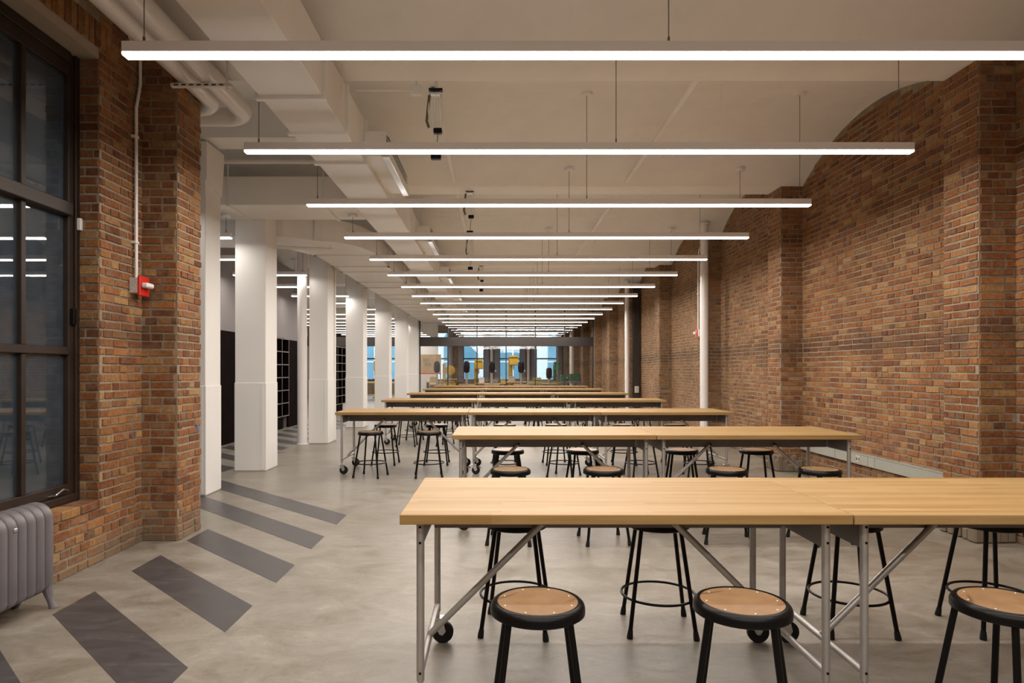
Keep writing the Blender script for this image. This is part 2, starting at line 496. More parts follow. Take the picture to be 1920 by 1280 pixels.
def lay(parent, faces, singles=300, cut=8.5):
    """faces: (origin, u direction angle, list of bricks). The largest in view become brick objects, the rest one joined part."""
    allb = []
    for (o, ang, bricks) in faces:
        u = Vector((math.cos(ang), math.sin(ang), 0)); n = Vector((math.sin(ang), -math.cos(ang), 0))
        for (a, b, za, zb) in bricks:
            c = Vector(o) + u * ((a + b) / 2) + Vector((0, 0, (za + zb) / 2))
            prj = px(c); score = 0
            if prj and -10 < prj[0] < 1930 and -10 < prj[1] < 1290 and n.dot(Vector((0, 0, CZ)) - c) > 0:
                p0, p1 = px(c - u * (b - a) / 2), px(c + u * (b - a) / 2)
                if p0 and p1:
                    wpx = abs(p1[0] - p0[0]); hpx = F * (zb - za) / c.y
                    if hpx > cut and wpx > 7: score = wpx * hpx
            allb.append((score, c, ang, b - a, zb - za, u, n))
    allb.sort(key=lambda t: -t[0])
    rest = MB(); k = 0
    for (score, c, ang, l, h, u, n) in allb:
        i = rnd.randrange(len(UNIT)); d = rnd.uniform(0.004, 0.011)
        h2 = h * rnd.uniform(0.90, 1.05); tw = rnd.uniform(-0.02, 0.02) if l < 0.25 else 0
        if score > 0 and k < singles:
            o = bpy.data.objects.new('brick', UNIT[i]); COL.objects.link(o)
            o.parent = parent; o.location = c - n * 0.001
            o.rotation_euler = (0, tw, ang); o.scale = (l, d + 0.001, h2)
            k += 1
        else:
            vs = []
            for (x, y, z) in UNITV[i]:
                vs.append(c + u * (x * l + z * h2 * tw) - n * (y * d + 0.001) + Vector((0, 0, z * h2 - x * l * tw)))
            rest.add(vs, UNITF)
    if rest.v:
        o = obj('brickwork', rest, M['brick'], parent, smooth=0, fix=False)
        o['kind'] = 'stuff'

# ------------------------------------------------------------------ floor with its dark inlaid stripes
fl = MB().box(-10.2, 4.9, -6.4, 41.0, -0.25, 0)
floor = struct('floor', fl, M['floor'], 'polished grey concrete floor crossed by dark slanting stripes by the window', 'floor')
def stripe(xa, xb, ytop_at_l0, w=0.405, slope=-0.975):
    # ytop_at_l0: upper edge where X = -2.625
    ya, yb = ytop_at_l0 + slope * (xa + 2.625), ytop_at_l0 + slope * (xb + 2.625)
    mb = MB().prism([(xa, ya - w), (xb, yb - w), (xb, yb), (xa, ya)], -0.01, 0.0015)
    obj('stripe', mb, M['stripe'], floor, smooth=0)
for k in range(-2, 4):
    x0 = -2.625
    if k >= 3: x0 = -5.1
    stripe(x0, -1.498, 4.28 + 0.837 * (k - 0) - 0.837 * 0 - 0.0 if k < 3 else 4.28 + 0.837 * k)
stripe(-5.1, -1.498, 4.28 + 0.837 * 4 - 0.12 * 0)
for k in range(5, 16):
    stripe(-5.1, -3.87, 4.28 + 0.837 * k)

# ------------------------------------------------------------------ ceiling of shallow vaults between flat soffits
prof = []
for a, b in zip(ALLP[:-1], ALLP[1:]):
    prof.append((a, SOF)); prof.append((a + PD, SOF))
    for i in range(1, 16):
        y = a + PD + (b - a - PD) * i / 16
        prof.append((y, ceil_z(y)))
prof = [(y, z) for y, z in prof if y < 41.0] + [(41.0, ceil_z(40.99))]
cm = MB()
def slab(pr, x0, x1):
    n = len(pr)
    vs = [(x0, y, z) for y, z in pr] + [(x1, y, z) for y, z in pr] + [(x0, y, 4.9) for y, z in pr] + [(x1, y, 4.9) for y, z in pr]
    fs = []
    for i in range(n - 1):
        fs += [(i, i + 1, n + i + 1, n + i), (2 * n + i, 3 * n + i, 3 * n + i + 1, 2 * n + i + 1), (i, 2 * n + i, 2 * n + i + 1, i + 1), (n + i, n + i + 1, 3 * n + i + 1, 3 * n + i)]
    fs += [(0, n, 3 * n, 2 * n), (n - 1, 3 * n - 1, 4 * n - 1, 2 * n - 1)]
    cm.add(vs, fs)
slab(prof, -3.42, 4.6)
slab([(6.05, ceil_z(6.05))] + [(y, z) for y, z in prof if y > 6.06], -10.2, -3.421)
struct('ceiling', cm, M['ceiling'], 'white painted ceiling of shallow vaults running across the hall', 'ceiling', smooth=25)

# ------------------------------------------------------------------ right brick wall: one bay between each two piers
edges = [(-6.4, -5.3), (-5.3 + PD, -1.7), (-1.7 + PD, 1.95), (1.95 + PD, 5.50)] + [(a + PD, b) for a, b in zip(PIERS[:-1], PIERS[1:])] + [(27.3 + PD, 30.9), (30.9 + PD, 34.5), (34.5 + PD, 38.1), (38.1 + PD, 40.7)]
bay_words = {3: 'brick wall bay beside the camera, this side of the first brick pier', 4: 'brick wall bay with the grey raceway, between the first two piers', 5: 'brick wall bay between the second pier and the white pipe',
             6: 'brick wall bay just beyond the tall white pipe', 7: 'brick wall bay before the dark steel post', 8: 'brick wall bay beyond the dark steel post', 9: 'last brick wall bay before the glass wall'}
for i, (a, b) in enumerate(edges):
    lo, hi = a - (PD if i else 0), b
    mb = MB().box(XR, XR + 0.3, lo, hi, 0, 4.62)
    wl = struct('wall_right', mb, M['mortar'], bay_words.get(i, 'brick wall bay beyond the glass wall' if i > 9 else 'brick wall bay behind the camera'), 'wall')
    # u runs towards the camera so that the outward normal points into the room (-X)
    bricks = bond(b - a, 0, 4.6, top=lambda u, b=b: ceil_z(b - u) - 0.02, shift=i * 0.07)
    lay(wl, [((XR, b, 0), -PI / 2, bricks)], 300)

ordw = ['first', 'second', 'third', 'fourth', 'fifth', 'sixth', 'seventh', 'eighth', 'ninth', 'tenth', 'eleventh', 'twelfth', 'thirteenth', 'fourteenth', 'fifteenth', 'sixteenth', 'seventeenth', 'eighteenth']
for i, y in enumerate([-5.3, -1.7, 1.95] + PIERS + [30.9, 34.5, 38.1]):
    mb = MB().box(XP, XR + 0.02, y, y + PD, 0, 4.10)
    k = i - 3
    if k < 0: lab = 'brick pier on the long wall behind the camera'
    elif k < 7: lab = '%s brick pier standing proud of the long brick wall, counted from the camera' % ordw[k]
    else: lab = 'brick pier of the long wall beyond the glass wall'
    pr = struct('wall_right_column', mb, M['mortar'], lab, 'pier')
    if k >= 0:
        ft = MB(); rr = random.Random(50 + i)
        for a_ in range(5):
            for b_ in range(2):
                if b_ == 0: x_, y_ = XP - 0.02 + a_ * 0.068, y - 0.02
                else: x_, y_ = XP - 0.02, y + 0.0 + a_ * 0.09
                hh = rr.uniform(0.10, 0.24); ww = rr.uniform(0.036, 0.05)
                ft.cbox(x_ - ww, x_ + ww, y_ - ww * rr.uniform(0.4, 0.9), y_ + ww, 0, hh, 0.014)
        f_ = obj('footing', ft, M['footing'], pr, label='rough crumbling stone footing')
        f_['kind'] = 'stuff'
    lay(pr, [((XP, y, 0), 0, bond(XR - XP, 0, 4.16, shift=0.1 * i)), ((XP, y + PD, 0), -PI / 2, bond(PD, 0, 4.08, shift=0.03 * i))], 300)

# ------------------------------------------------------------------ left brick wall with the big window
WZ0, WZ1 = 0.47, 3.79          # window opening
WY0, WY1 = 3.22, 4.95
def wall_left():
    mb = MB()
    mb.box(XL - 0.42, XL, -6.4, WY0, 0, 4.62)
    mb.box(XL - 0.42, XL, WY1, 6.05, 0, 4.62)
    mb.box(XL - 0.42, XL, WY0, WY1, 0, WZ0 - 0.066)
    mb.box(XL - 0.42, XL, WY0, WY1, WZ1 + 0.12, 4.62)
    o = struct('wall_left', mb, M['mortar'], 'brick wall around the big dark framed window behind the radiator', 'wall')
    L = 5.54 + 6.4
    hole = (WY0 + 6.4, WY1 + 6.4, WZ0 - 0.07, WZ1 + 0.30)
    br = bond(L, 0, 4.6, top=lambda u: ceil_z(u - 6.4) - 0.02, holes=[hole])
    rv = bond(0.20, WZ0 + 0.0, WZ1)     # reveal at the far side of the window, faces the camera
    faces = [((XL, -6.4, 0), PI / 2, br), ((XL - 0.20, WY1, 0), 0, rv)]
    # soldier course over the lintel and the rowlock sill
    sol = []
    u = hole[0] - 0.1
    while u < hole[1] + 0.12:
        sol.append((u, u + 0.058, WZ1 + 0.075, WZ1 + 0.275)); u += 0.068
    faces.append(((XL, -6.4, 0), PI / 2, sol))
    lay(o, faces, 300)
    # sill bricks lie flat with their tops up
    y = WY0
    while y < WY1 - 0.02:
        mb = MB().cbox(XL - 0.20, XL + 0.016, y + 0.004, min(y + 0.205, WY1 + 0.0), WZ0 - 0.066, WZ0 - 0.004, 0.006)
        obj('brick', mb, M['brick'], o, smooth=0); y += 0.213
    lt = MB().box(XL - 0.42, XL - 0.004, WY0, WY1, WZ1, WZ1 + 0.12)
    obj('lintel', lt, M['stone'], o, label='rough pale concrete lintel')
    rv2 = MB().box(XL - 0.42, XL - 0.2, WY0, WY1, WZ0 - 0.066, WZ0 - 0.01)
    obj('sill_bed', rv2, M['mortar'], o)
    return o
wall_left()
pr = struct('wall_left_column', MB().box(XL - 0.02, -2.70, 5.54, 5.97, 0, 4.10), M['mortar'], 'brick pier beside the fire alarm, first of the row of columns', 'pier')
lay(pr, [((XL, 5.54, 0), 0, bond(0.30, 0, 4.05, shift=0.02)), ((-2.70, 5.54, 0), PI / 2, bond(PD, 0, 4.05, shift=0.11))], 300)
obj('tape', MB().box(-2.699, -2.69, 5.88, 5.915, 0.90, 0.98), M['blue'], pr, label='scrap of blue tape')

# outer shell of the hall and of the side room
wb = struct('wall_back_sky_block', MB().box(-3.4, 4.65, -6.6, -6.4, 0, 4.9), M['greywall'], 'unseen grey wall added behind the camera to block the sky', 'wall')  # unseen wall, added to close the hall's open end against sky light
struct('wall_return', MB().box(-10.2, XL - 0.42, 6.05, 6.2, 0, 4.9), M['greywall'], 'grey cross wall behind the window bay', 'wall')
struct('wall_side_room', MB().box(-10.3, -10.0, 6.2, 41.0, 0, 4.9), M['greywall'], 'far grey wall of the side room', 'wall')

# ------------------------------------------------------------------ window_1
def build_window():
    xw = XL - 0.20
    o = thing('window_1', 'tall dark bronze window of wired glass over the radiator', 'window', (xw, WY0, WZ0))
    o['kind'] = 'structure'
    H, W = WZ1 - WZ0, WY1 - WY0
    fm = MB()
    fm.cbox(-0.10, 0.035, W - 0.105, W - 0.004, 0, H, 0.004)
    fm.cbox(-0.10, 0.055, W - 0.05, W - 0.002, 0, H, 0.004)
    fm.cbox(-0.10, 0.035, 0.004, 0.105, 0, H, 0.004)
    fm.cbox(-0.10, 0.035, 0.1, W - 0.1, H - 0.17, H - 0.003, 0.004)
    fm.cbox(-0.10, 0.055, 0.1, W - 0.1, H - 0.08, H - 0.003, 0.004)
    obj('frame', fm, M['bronze'], o)
    obj('sill', MB().cbox(-0.10, 0.06, 0.02, W - 0.02, 0.0, 0.055, 0.006), M['bronze'], o)
    for z0, z1, x1 in ((2.58, 2.675, 0.07), (1.555, 1.615, 0.045), (0.525, 0.60, 0.03)):
        obj('rail', MB().cbox(-0.06, x1, 0.1, W - 0.1, z0 - WZ0, z1 - WZ0, 0.005), M['bronze'], o)
    ys = [0.105, 0.585, 1.175, W - 0.11]
    rows = [(0.60, 1.555), (1.615, 2.58), (2.675, 3.62)]
    for (z0, z1) in rows:
        for y in ys[1:3]:
            obj('mullion', MB().cbox(-0.045, 0.03, y - 0.022, y + 0.022, z0 - WZ0, z1 - WZ0, 0.004), M['bronze'], o)
        for a, b in zip(ys[:-1], ys[1:]):
            obj('pane', MB().box(-0.008, 0.0, a, b, z0 - WZ0, z1 - WZ0), M['wired_glass'], o)
    hm = MB().tube([(0.03, 1.42, 0.075), (0.075, 1.43, 0.085), (0.08, 1.50, 0.115), (0.075, 1.56, 0.10), (0.03, 1.565, 0.09)], 0.007, 8)
    obj('handle', hm, M['chrome'], o, label='bent metal sash handle')
    obj('latch', MB().cbox(0.055, 0.085, W - 0.045, W - 0.015, 2.49 - WZ0, 2.58 - WZ0, 0.004), M['white'], o, label='small white latch')
    obj('latch', MB().cbox(0.035, 0.065, W - 0.09, W - 0.055, 1.78 - WZ0, 1.90 - WZ0, 0.004), M['black'], o, label='small black latch')
build_window()
# light well outside the window
lw = struct('wall_outside', MB().box(-5.6, -5.4, 0.0, 6.05, -0.2, 6.6), M['oldbrick'], 'weathered brick wall of the light well outside the window', 'wall')
rows_out = bond(6.05, 0, 5.2)
lay(lw, [((-5.4, 0.0, 0), PI / 2, rows_out)], 0)
for ch in lw.children: ch.data.materials[0] = M['oldbrick']
struct('wall_outside_sky_block', MB().box(-5.6, XL - 0.42, -0.2, 0.0, -0.2, 6.6), M['oldbrick'], 'unseen end wall added to the light well to keep side daylight out', 'wall')  # out of view, added so sky light enters the well only from above
t = tag(obj('cable', MB().tube([(-4.40, 5.66, 5.6), (-4.40, 5.68, 3.6), (-4.38, 5.80, 3.0), (-4.38, 5.78, 2.6), (-4.40, 5.5, 2.2), (-4.40, 5.1, 2.0), (-4.42, 4.6, 1.92)], 0.012, 8), M['pipe']), 'pale cable sagging down the wall outside the window', 'cable')
obj('clip', MB().box(-4.44, -4.38, 5.66, 6.049, 4.3, 4.36), M['cable'], t)

# ------------------------------------------------------------------ radiator
def build_radiator():
    o = thing('radiator', 'grey cast iron radiator with rounded columns under the dark window', 'radiator', (-2.81, 4.02, 0))
    NS = 14; pitch = 0.0745
    def sec():
        mb = MB()
        prof = []
        for i in range(9):
            t = PI * i / 8
            prof.append((0.085 * math.cos(t), 0.545 + 0.085 * math.sin(t)))
        pts = [(0.105, 0.13)] + [(0.105, 0.53)]
        out = []
        for i in range(13):
            t = PI * i / 12
            out.append((0.105 * math.cos(t), 0.545 + 0.095 * math.sin(t)))
        for i in range(7):
            t = PI + PI * i / 6
            out.append((0.105 * math.cos(t), 0.14 + 0.05 * math.sin(t)))
        hw = 0.034
        # rounded column section: inner outline full, outer outlines pulled in
        rings = []
        for s, k in ((-hw, 0.86), (-hw * 0.75, 0.95), (-hw * 0.35, 1.0), (hw * 0.35, 1.0), (hw * 0.75, 0.95), (hw, 0.86)):
            rings.append([(x * k, s, 0.365 + (z - 0.365) * (0.965 + 0.035 * (k - 0.86) / 0.14)) for x, z in out])
        n = len(out); vs = [p for r in rings for p in r]; fs = []
        for i in range(len(rings) - 1):
            for j in range(n):
                fs.append((i * n + j, i * n + (j + 1) % n, (i + 1) * n + (j + 1) % n, (i + 1) * n + j))
        fs += [tuple(range(n)), tuple((len(rings) - 1) * n + j for j in range(n))[::-1]]
        mb.add(vs, fs)
        return mesh_of('column_section', mb, M['radiator'], 50)
    me = sec()
    for i in range(NS):
        obj('section', me, None, o, (0, -0.04 - i * pitch, 0))
    hub = MB()
    for x in (-0.045, 0.045):
        for z in (0.19, 0.55):
            hub.tube([(x, -0.005, z), (x, -0.075 - (NS - 1) * pitch, z)], 0.03, 10)
    obj('hub_pipe', hub, M['radiator'], o)
    for y in (-0.035, -0.045 - (NS - 1) * pitch):
        for s in (-1, 1):
            mb = MB().tube([(s * 0.07, y, 0.15), (s * 0.085, y, 0.09), (s * 0.098, y, 0.04), (s * 0.112, y, 0.012), (s * 0.114, y, 0.0)], [0.035, 0.026, 0.018, 0.022, 0.024], 10)
            obj('foot', mb, M['radiator'], o)
    obj('air_vent', MB().cbox(0.098, 0.112, -0.04 - 4 * pitch - 0.014, -0.04 - 4 * pitch + 0.014, 0.535, 0.555, 0.003), M['zinc'], o, label='small metal air vent')
build_radiator()

# ------------------------------------------------------------------ conduit and alarm on the left brick wall
XW = XL + 0.03
c = thing('conduit', 'white conduit running down the brick wall to the fire alarm', 'conduit', (XW, 5.40, 2.2))
obj('tube', MB().tube([(0, 0.06, 2.0), (0, 0.06, 1.62), (0, 0.03, 1.50), (0, 0.0, 1.40), (0, 0.0, 1.3), (0, 0, 0.0)], 0.013, 10), M['pipe'], c)
for z in (1.9, 1.15, 0.28):
    obj('clip', MB().cbox(-0.03, 0.016, -0.035 + (0.06 if z > 1.7 else 0), 0.017 + (0.06 if z > 1.7 else 0), z, z + 0.022, 0.003), M['pipe'], c)
a = thing('fire_alarm', 'red fire alarm strobe on a grey box beside the brick pier', 'alarm', (XL, 5.40, 2.06))
obj('back_box', MB().cbox(0.004, 0.075, -0.065, 0.065, 0.01, 0.135, 0.006), M['greybox'], a)
obj('plate', MB().cbox(0.075, 0.10, -0.07, 0.075, -0.012, 0.152, 0.006), M['red'], a)
obj('strobe', MB().cbox(0.10, 0.155, -0.06, 0.05, 0.055, 0.095, 0.010), M['white'], a)

# alarm and conduit on the third pier of the right wall
c = thing('conduit', 'thin white conduit on the third brick pier beside the tall white pipe', 'conduit', (XP - 0.04, 13.05, 2.25))
obj('tube', MB().tube([(0, 0, 0), (0, 0, 1.4), (0, -0.05, 1.55), (0, -0.3, 1.72)], 0.014, 8), M['pipe'], c)
obj('clip', MB().cbox(-0.018, 0.02, -0.03, 0.03, 0.7, 0.72, 0.002), M['pipe'], c)
a = thing('fire_alarm', 'small red and white alarm on the third brick pier', 'alarm', (XP, 13.05, 2.10))
obj('back_box', MB().cbox(-0.06, -0.011, -0.07, 0.07, 0, 0.15, 0.006), M['white'], a)
obj('plate', MB().cbox(-0.08, -0.06, -0.05, 0.05, -0.01, 0.15, 0.004), M['red'], a)
obj('strobe', MB().cbox(-0.13, -0.08, -0.04, 0.04, 0.05, 0.10, 0.008), M['white'], a)

# ------------------------------------------------------------------ raceway on the right wall
r = thing('raceway', 'long grey green power raceway low on the brick wall', 'raceway', (XR, 5.95, 0.32))
obj('channel', MB().cbox(-0.05, -0.012, 0.01, 3.36, 0, 0.128, 0.004), M['raceway'], r)
obj('channel_lip', MB().box(-0.054, -0.012, 0.01, 3.36, 0.122, 0.132), M['raceway'], r)
for y in (1.86,):
    f = obj('outlet', MB().cbox(-0.055, -0.05, y - 0.04, y + 0.04, 0.025, 0.105, 0.002), M['greybox'], r)
    for dy in (-0.022, 0.022):
        obj('socket', MB().box(-0.0585, -0.057, y + dy - 0.007, y + dy + 0.007, 0.05, 0.08), M['frame'], f)
for y in (1.66, 1.52, 2.4):
    obj('seam', MB().box(-0.0515, -0.05, y - 0.003, y + 0.003, 0, 0.128), M['shelfedge'], r)

# ------------------------------------------------------------------ tall white pipes and the dark post by the right wall
def tall_pipe(x, y, rr, label, z1):
    o = thing('standpipe', label, 'pipe', (x, y, 0))
    obj('tube', MB().lathe([(rr, 0), (rr, z1 - 0.03)], 20), M['pipe'], o)
    obj('collar', MB().lathe([(rr + 0.03, z1 - 0.03), (rr + 0.03, z1 - 0.004)], 20), M['pipe'], o)
    obj('floor_collar', MB().lathe([(rr + 0.025, 0), (rr + 0.025, 0.02), (rr, 0.03)], 20), M['pipe'], o)
tall_pipe(3.93, 12.45, 0.077, 'tall white pipe in front of the third brick pier', ceil_z(12.45))
tall_pipe(3.93, 19.85, 0.065, 'slim white pipe beside the dark steel post', ceil_z(19.85))
o = thing('steel_post', 'dark steel post on the brick wall beside a slim white pipe', 'post', (4.20, 19.75, 0))
mb = MB().box(-0.085, 0.085, 0, 0.012, 0, 4.0); mb.box(-0.085, 0.085, 0.15, 0.162, 0, 4.0); mb.box(-0.006, 0.006, 0.012, 0.15, 0, 4.0)
obj('flange_post', mb, M['frame'], o)
obj('bracket', MB().cbox(-0.06, 0.06, -0.07, 0, 0.75, 0.95, 0.01), M['greybox'], o)

# ------------------------------------------------------------------ white columns between hall and side room
COLS = [(7.5, 0.42, -3.33), (9.34, 0.49, -3.29), (12.8, 0.62, -3.30), (16.35, 0.5, -3.33), (20.1, 0.5, -3.30), (23.8, 0.5, -3.27), (26.9, 0.55, -3.25)]
for i, (y, d, xr) in enumerate(COLS):
    wd = 0.375 if i == 2 else 0.45
    o = thing('white_column', 'white panelled column, %s of the row counted from the brick pier' % ordw[i], 'column', (xr - wd / 2, y + d / 2, 0), group='white columns between the hall and the side room')
    o['kind'] = 'structure'
    zt = ceil_z(y) - 0.02 if i > 0 else 4.2
    obj('shaft', MB().cbox(-wd / 2 + 0.006, wd / 2 - 0.006, -d / 2 + 0.006, d / 2 - 0.006, 0.0, SOF - 0.003, 0.006), M['panel'], o)
    obj('guard_panel', MB().cbox(-wd / 2, wd / 2, -d / 2, d / 2, 0.012, 1.26, 0.004), M['panel'], o, label='slightly proud lower guard panel')
    obj('corner_bead', MB().cbox(wd / 2 - 0.075, wd / 2 - 0.035, -d / 2 - 0.004, -d / 2, 0.02, 1.255, 0.001), M['panel'], o)
    obj('base_gap', MB().box(-wd / 2 + 0.008, wd / 2 - 0.008, -d / 2 + 0.008, d / 2 - 0.008, 0.0, 0.014), M['shelfedge'], o)
    if i == 0:
        obj('capital', MB().prism([(-d / 2, 3.62), (d / 2, 3.52), (d / 2 + 0.06, 3.95), (d / 2 + 0.06, SOF), (-d / 2, SOF)], wd / 2 - 0.2, wd / 2 + 0.01, 'x'), M['panel'], o)
    if i == 2:
        obj('edge_strip', MB().cbox(wd / 2 - 0.005, wd / 2 + 0.012, d / 2 - 0.12, d / 2 - 0.02, 0.02, SOF - 0.01, 0.003), M['panel'], o)
bm_ = struct('beam', MB().box(-3.75, -1.95, 7.5, 7.9, 4.10, 4.60), M['ceiling'], 'short white beam over the first white column', 'beam')
tall = thing('standpipe', 'white pipe standing against the third white column', 'pipe', (-3.785, 12.745, 0))
obj('tube', MB().lathe([(0.093, 0), (0.093, 4.15)], 24), M['pipe'], tall)
obj('floor_collar', MB().lathe([(0.11, 0), (0.11, 0.015), (0.096, 0.02)], 24), M['pipe'], tall)

# ------------------------------------------------------------------ lamps
LY = [3.68 + 1.783 * i for i in range(-3, 14)]; LY[3] = 3.79
LX0, LL = -2.095, 5.55
LZ = CZ + 0.325 * LL          # underside of the diffuser
def build_lamp(L, hang=(0.02, 0.556, 0.98)):
    o = thing('pendant_lamp', '', 'lamp')
    obj('housing', MB().cbox(0, L, -0.04, 0.04, 0.016, 0.078, 0.003), M['housing'], o)
    # diffuser with rounded lower corners
    pr = [(-0.037, 0.016), (-0.037, 0.006), (-0.032, 0.0), (0.032, 0.0), (0.037, 0.006), (0.037, 0.016)]
    obj('diffuser', MB().prism(pr, 0.002, L - 0.002, 'x'), M['diffuser'], o, smooth=0, label='glowing white diffuser')
    return o
def place_lamp(x0, y, L, label, group, hang=(0.02, 0.556, 0.98), watts=LAMP_W):
    key = round(L, 2)
    if key not in lamp_proto:
        lamp_proto[key] = build_lamp(L); o = lamp_proto[key]
    else:
        o = copy_tree(lamp_proto[key])
        for ch in list(o.children):
            if ch.name.startswith(('cable', 'lamp_glow')):
                for g in list(ch.children): bpy.data.objects.remove(g)
                bpy.data.objects.remove(ch)
    o.location = (x0, y, LZ)
    tag(o, label, 'lamp', group)
    for h in hang:
        zc = (3.578 if (8.4 < y < 9.4 and -7.1 < x0 + L * h < -1.8) else ceil_z(y)) - LZ
        cb = obj('cable', MB().tube([(L * h, 0, 0.078), (L * h, 0, zc - 0.004)], 0.0035, 6), M['cable'], o)
        obj('canopy', MB().lathe([(0.058, zc - 0.035), (0.062, zc - 0.03), (0.062, zc - 0.001)], 20, (L * h, 0, 0)), M['housing'], cb)
        obj('bracket', MB().cbox(L * h - 0.055, L * h + 0.055, -0.006, 0.006, 0.079, 0.086, 0.002).box(L * h - 0.006, L * h + 0.006, -0.006, 0.006, 0.082, 0.118), M['cable'], cb)
    ld = bpy.data.lights.new('lamp_glow', 'AREA')
    ld.shape = 'RECTANGLE'; ld.size = L; ld.size_y = 0.06; ld.energy = watts * L / LL; ld.color = LAMP_COL
    lo = bpy.data.objects.new('lamp_glow', ld); COL.objects.link(lo)
    lo.parent = o; lo.location = (L / 2, 0, -0.006)
lamp_proto = {}
for i, y in enumerate(LY):
    k = i - 3
    lab = '%s long white linear pendant lamp over the worktables, counted from the camera' % ordw[k] if k >= 0 else 'long white linear pendant lamp behind the camera, %s of three' % ordw[i]
    place_lamp(LX0 - (0.055 if k == 0 else 0), y, LL, lab, 'linear lamps over the worktables', (0.02, 0.566 if k == 0 else 0.556, 0.98))
for i, y in enumerate([29.6, 32.6, 35.6]):
    place_lamp(LX0 + 0.3, y, 4.8, 'linear pendant lamp beyond the glass wall, %s counted from the glass' % ordw[i], 'linear lamps beyond the glass wall', (0.02, 0.98), LAMP_W * 0.9)
for k in range(1, 20):
    y = 3.68 + 1.783 * k
    if y < 6.4 or y > 39: continue
    long_ = y > 18.5
    L = 4.4 if long_ else 1.4
    place_lamp(-3.66 - L, y, L, '%s linear lamp of the side room behind the white columns' % ordw[k - 2], 'linear lamps of the side room', (0.05, 0.95), LAMP_W * 0.62)

# ------------------------------------------------------------------ ducts
d = thing('main_duct', 'long white rectangular duct hung under the ceiling beside the lamps', 'duct', (-1.585, 0, 3.545))
mb = MB().cbox(-0.245, 0.245, -6.0, 27.3, 0, 0.42, 0.006)
obj('trunk', mb, M['duct'], d)
for y in (1.2, 3.2, 5.06, 5.82, 6.66, 8.07, 10.2, 12.0, 13.9, 15.8, 17.7, 19.6, 21.5, 23.4, 25.3):
    fl_ = MB()
    fl_.box(-0.2445, 0.2445, y - 0.025, y + 0.025, -0.022, 0.001).box(-0.27, -0.2445, y - 0.025, y + 0.025, -0.022, 0.43).box(0.2445, 0.27, y - 0.025, y + 0.025, -0.022, 0.43)
    obj('flange', fl_, M['duct'], d)
for y in (2.6, 5.6, 8.6, 11.6, 14.6, 17.6, 20.6, 23.6):
    h = MB()
    for s in (-1, 1): h.tube([(s * 0.262, y, 0.2), (s * 0.262, y, ceil_z(y) - 3.545)], 0.006, 6)
    obj('hanger_rod', h, M['duct'], d)
for i, y in enumerate((6.6, 10.95, 15.3, 19.6, 23.9)):
    g = obj('register', MB().cbox(0.245, 0.47, y, y + 1.42, 0.05, 0.30, 0.005), M['duct'], d)
    obj('register_frame', MB().cbox(0.43, 0.50, y - 0.03, y + 1.45, 0.03, 0.13, 0.004), M['chrome'], g, label='bright metal register frame')
    lv = MB()
    for j in range(4):
        z = 0.14 + 0.04 * j
        lv.add([(0.47, y, z), (0.495, y, z - 0.02), (0.495, y + 1.42, z - 0.02), (0.47, y + 1.42, z), (0.47, y, z + 0.006), (0.497, y, z - 0.014), (0.497, y + 1.42, z - 0.014), (0.47, y + 1.42, z + 0.006)],
               [(0, 1, 2, 3), (7, 6, 5, 4), (0, 4, 5, 1), (2, 6, 7, 3), (1, 5, 6, 2), (0, 3, 7, 4)])
    obj('louvers', lv, M['chrome'], g)

d = thing('cross_duct', 'white rectangular duct crossing from the side room above the second white column', 'duct', (-3.6, 8.92, 3.58))
obj('trunk', MB().cbox(-3.4, 1.74, -0.42, 0.42, 0, 0.37, 0.006), M['duct'], d)
for x in (0.12, 1.35):
    h = MB().tube([(x, -0.435, -0.02), (x, -0.435, 0.55)], 0.008, 6); h.box(x - 0.012, x + 0.012, -0.44, 0.44, -0.02, -0.002)
    obj('hanger_strap', h, M['duct'], d)

d = thing('return_duct', 'wide flat white duct with a curved elbow over the white columns', 'duct', (0, 0, 3.435))
arc = []
for i in range(9):
    t = PI / 2 * i / 8
    arc.append((-2.75 + 0.65 * math.sin(t), 10.15 + 1.25 * (1 - math.cos(t))))
poly = [(-6.8, 9.75), (-3.2, 9.82)] + arc + [(-2.1, 27.3), (-3.15, 27.3), (-3.15, 11.4), (-3.5, 10.75), (-6.8, 10.7)]
poly = [(-6.8, 9.6), (-3.2, 9.80)] + arc + [(-2.1, 27.3), (-3.15, 27.3), (-3.15, 11.5), (-3.5, 10.75), (-6.8, 10.6)]
obj('trunk', MB().prism(poly, 0, 0.345), M['duct'], d, smooth=30)
for y in (11.42, 12.65, 13.35, 14.9, 15.9, 17.4, 18.5, 19.9, 21.0, 22.4, 23.5, 24.9, 26.0):
    f = MB().box(-3.17, -2.08, y - 0.03, y + 0.03, -0.018, 0.003).box(-2.1 - 0.003, -2.08, y - 0.03, y + 0.03, -0.018, 0.36).box(-3.17, -3.148, y - 0.03, y + 0.03, -0.018, 0.36)
    obj('flange', f, M['duct'], d)
f = MB().box(-2.80, -2.73, 10.05, 10.16, -0.012, 0.36); obj('flange', f, M['duct'], d)
h = MB()
for y in (12.0, 15.0, 18.0, 21.0, 24.0):
    h.tube([(-2.07, y, 0.05), (-2.07, y, ceil_z(y) - 3.435)], 0.006, 6)
obj('hanger_rod', h, M['duct'], d)
s = thing('strut_channel', 'slotted support channel under the elbow of the flat duct', 'strut', (-3.1, 10.45, 3.38))
obj('channel', MB().tube([(-0.55, -0.15, 0.0), (0.45, 0.1, 0.0)], 0.026, 4), M['duct'], s)
obj('rod', MB().tube([(0.42, 0.1, 0), (0.42, 0.1, 0.053)], 0.008, 6), M['duct'], s)
obj('rod', MB().tube([(-0.5, -0.14, 0), (-0.5, -0.14, 0.053)], 0.008, 6), M['duct'], s)
o = thing('side_branch_duct', 'brownish duct box hanging in the side room behind the columns', 'duct', (-4.5, 19.0, 3.2))
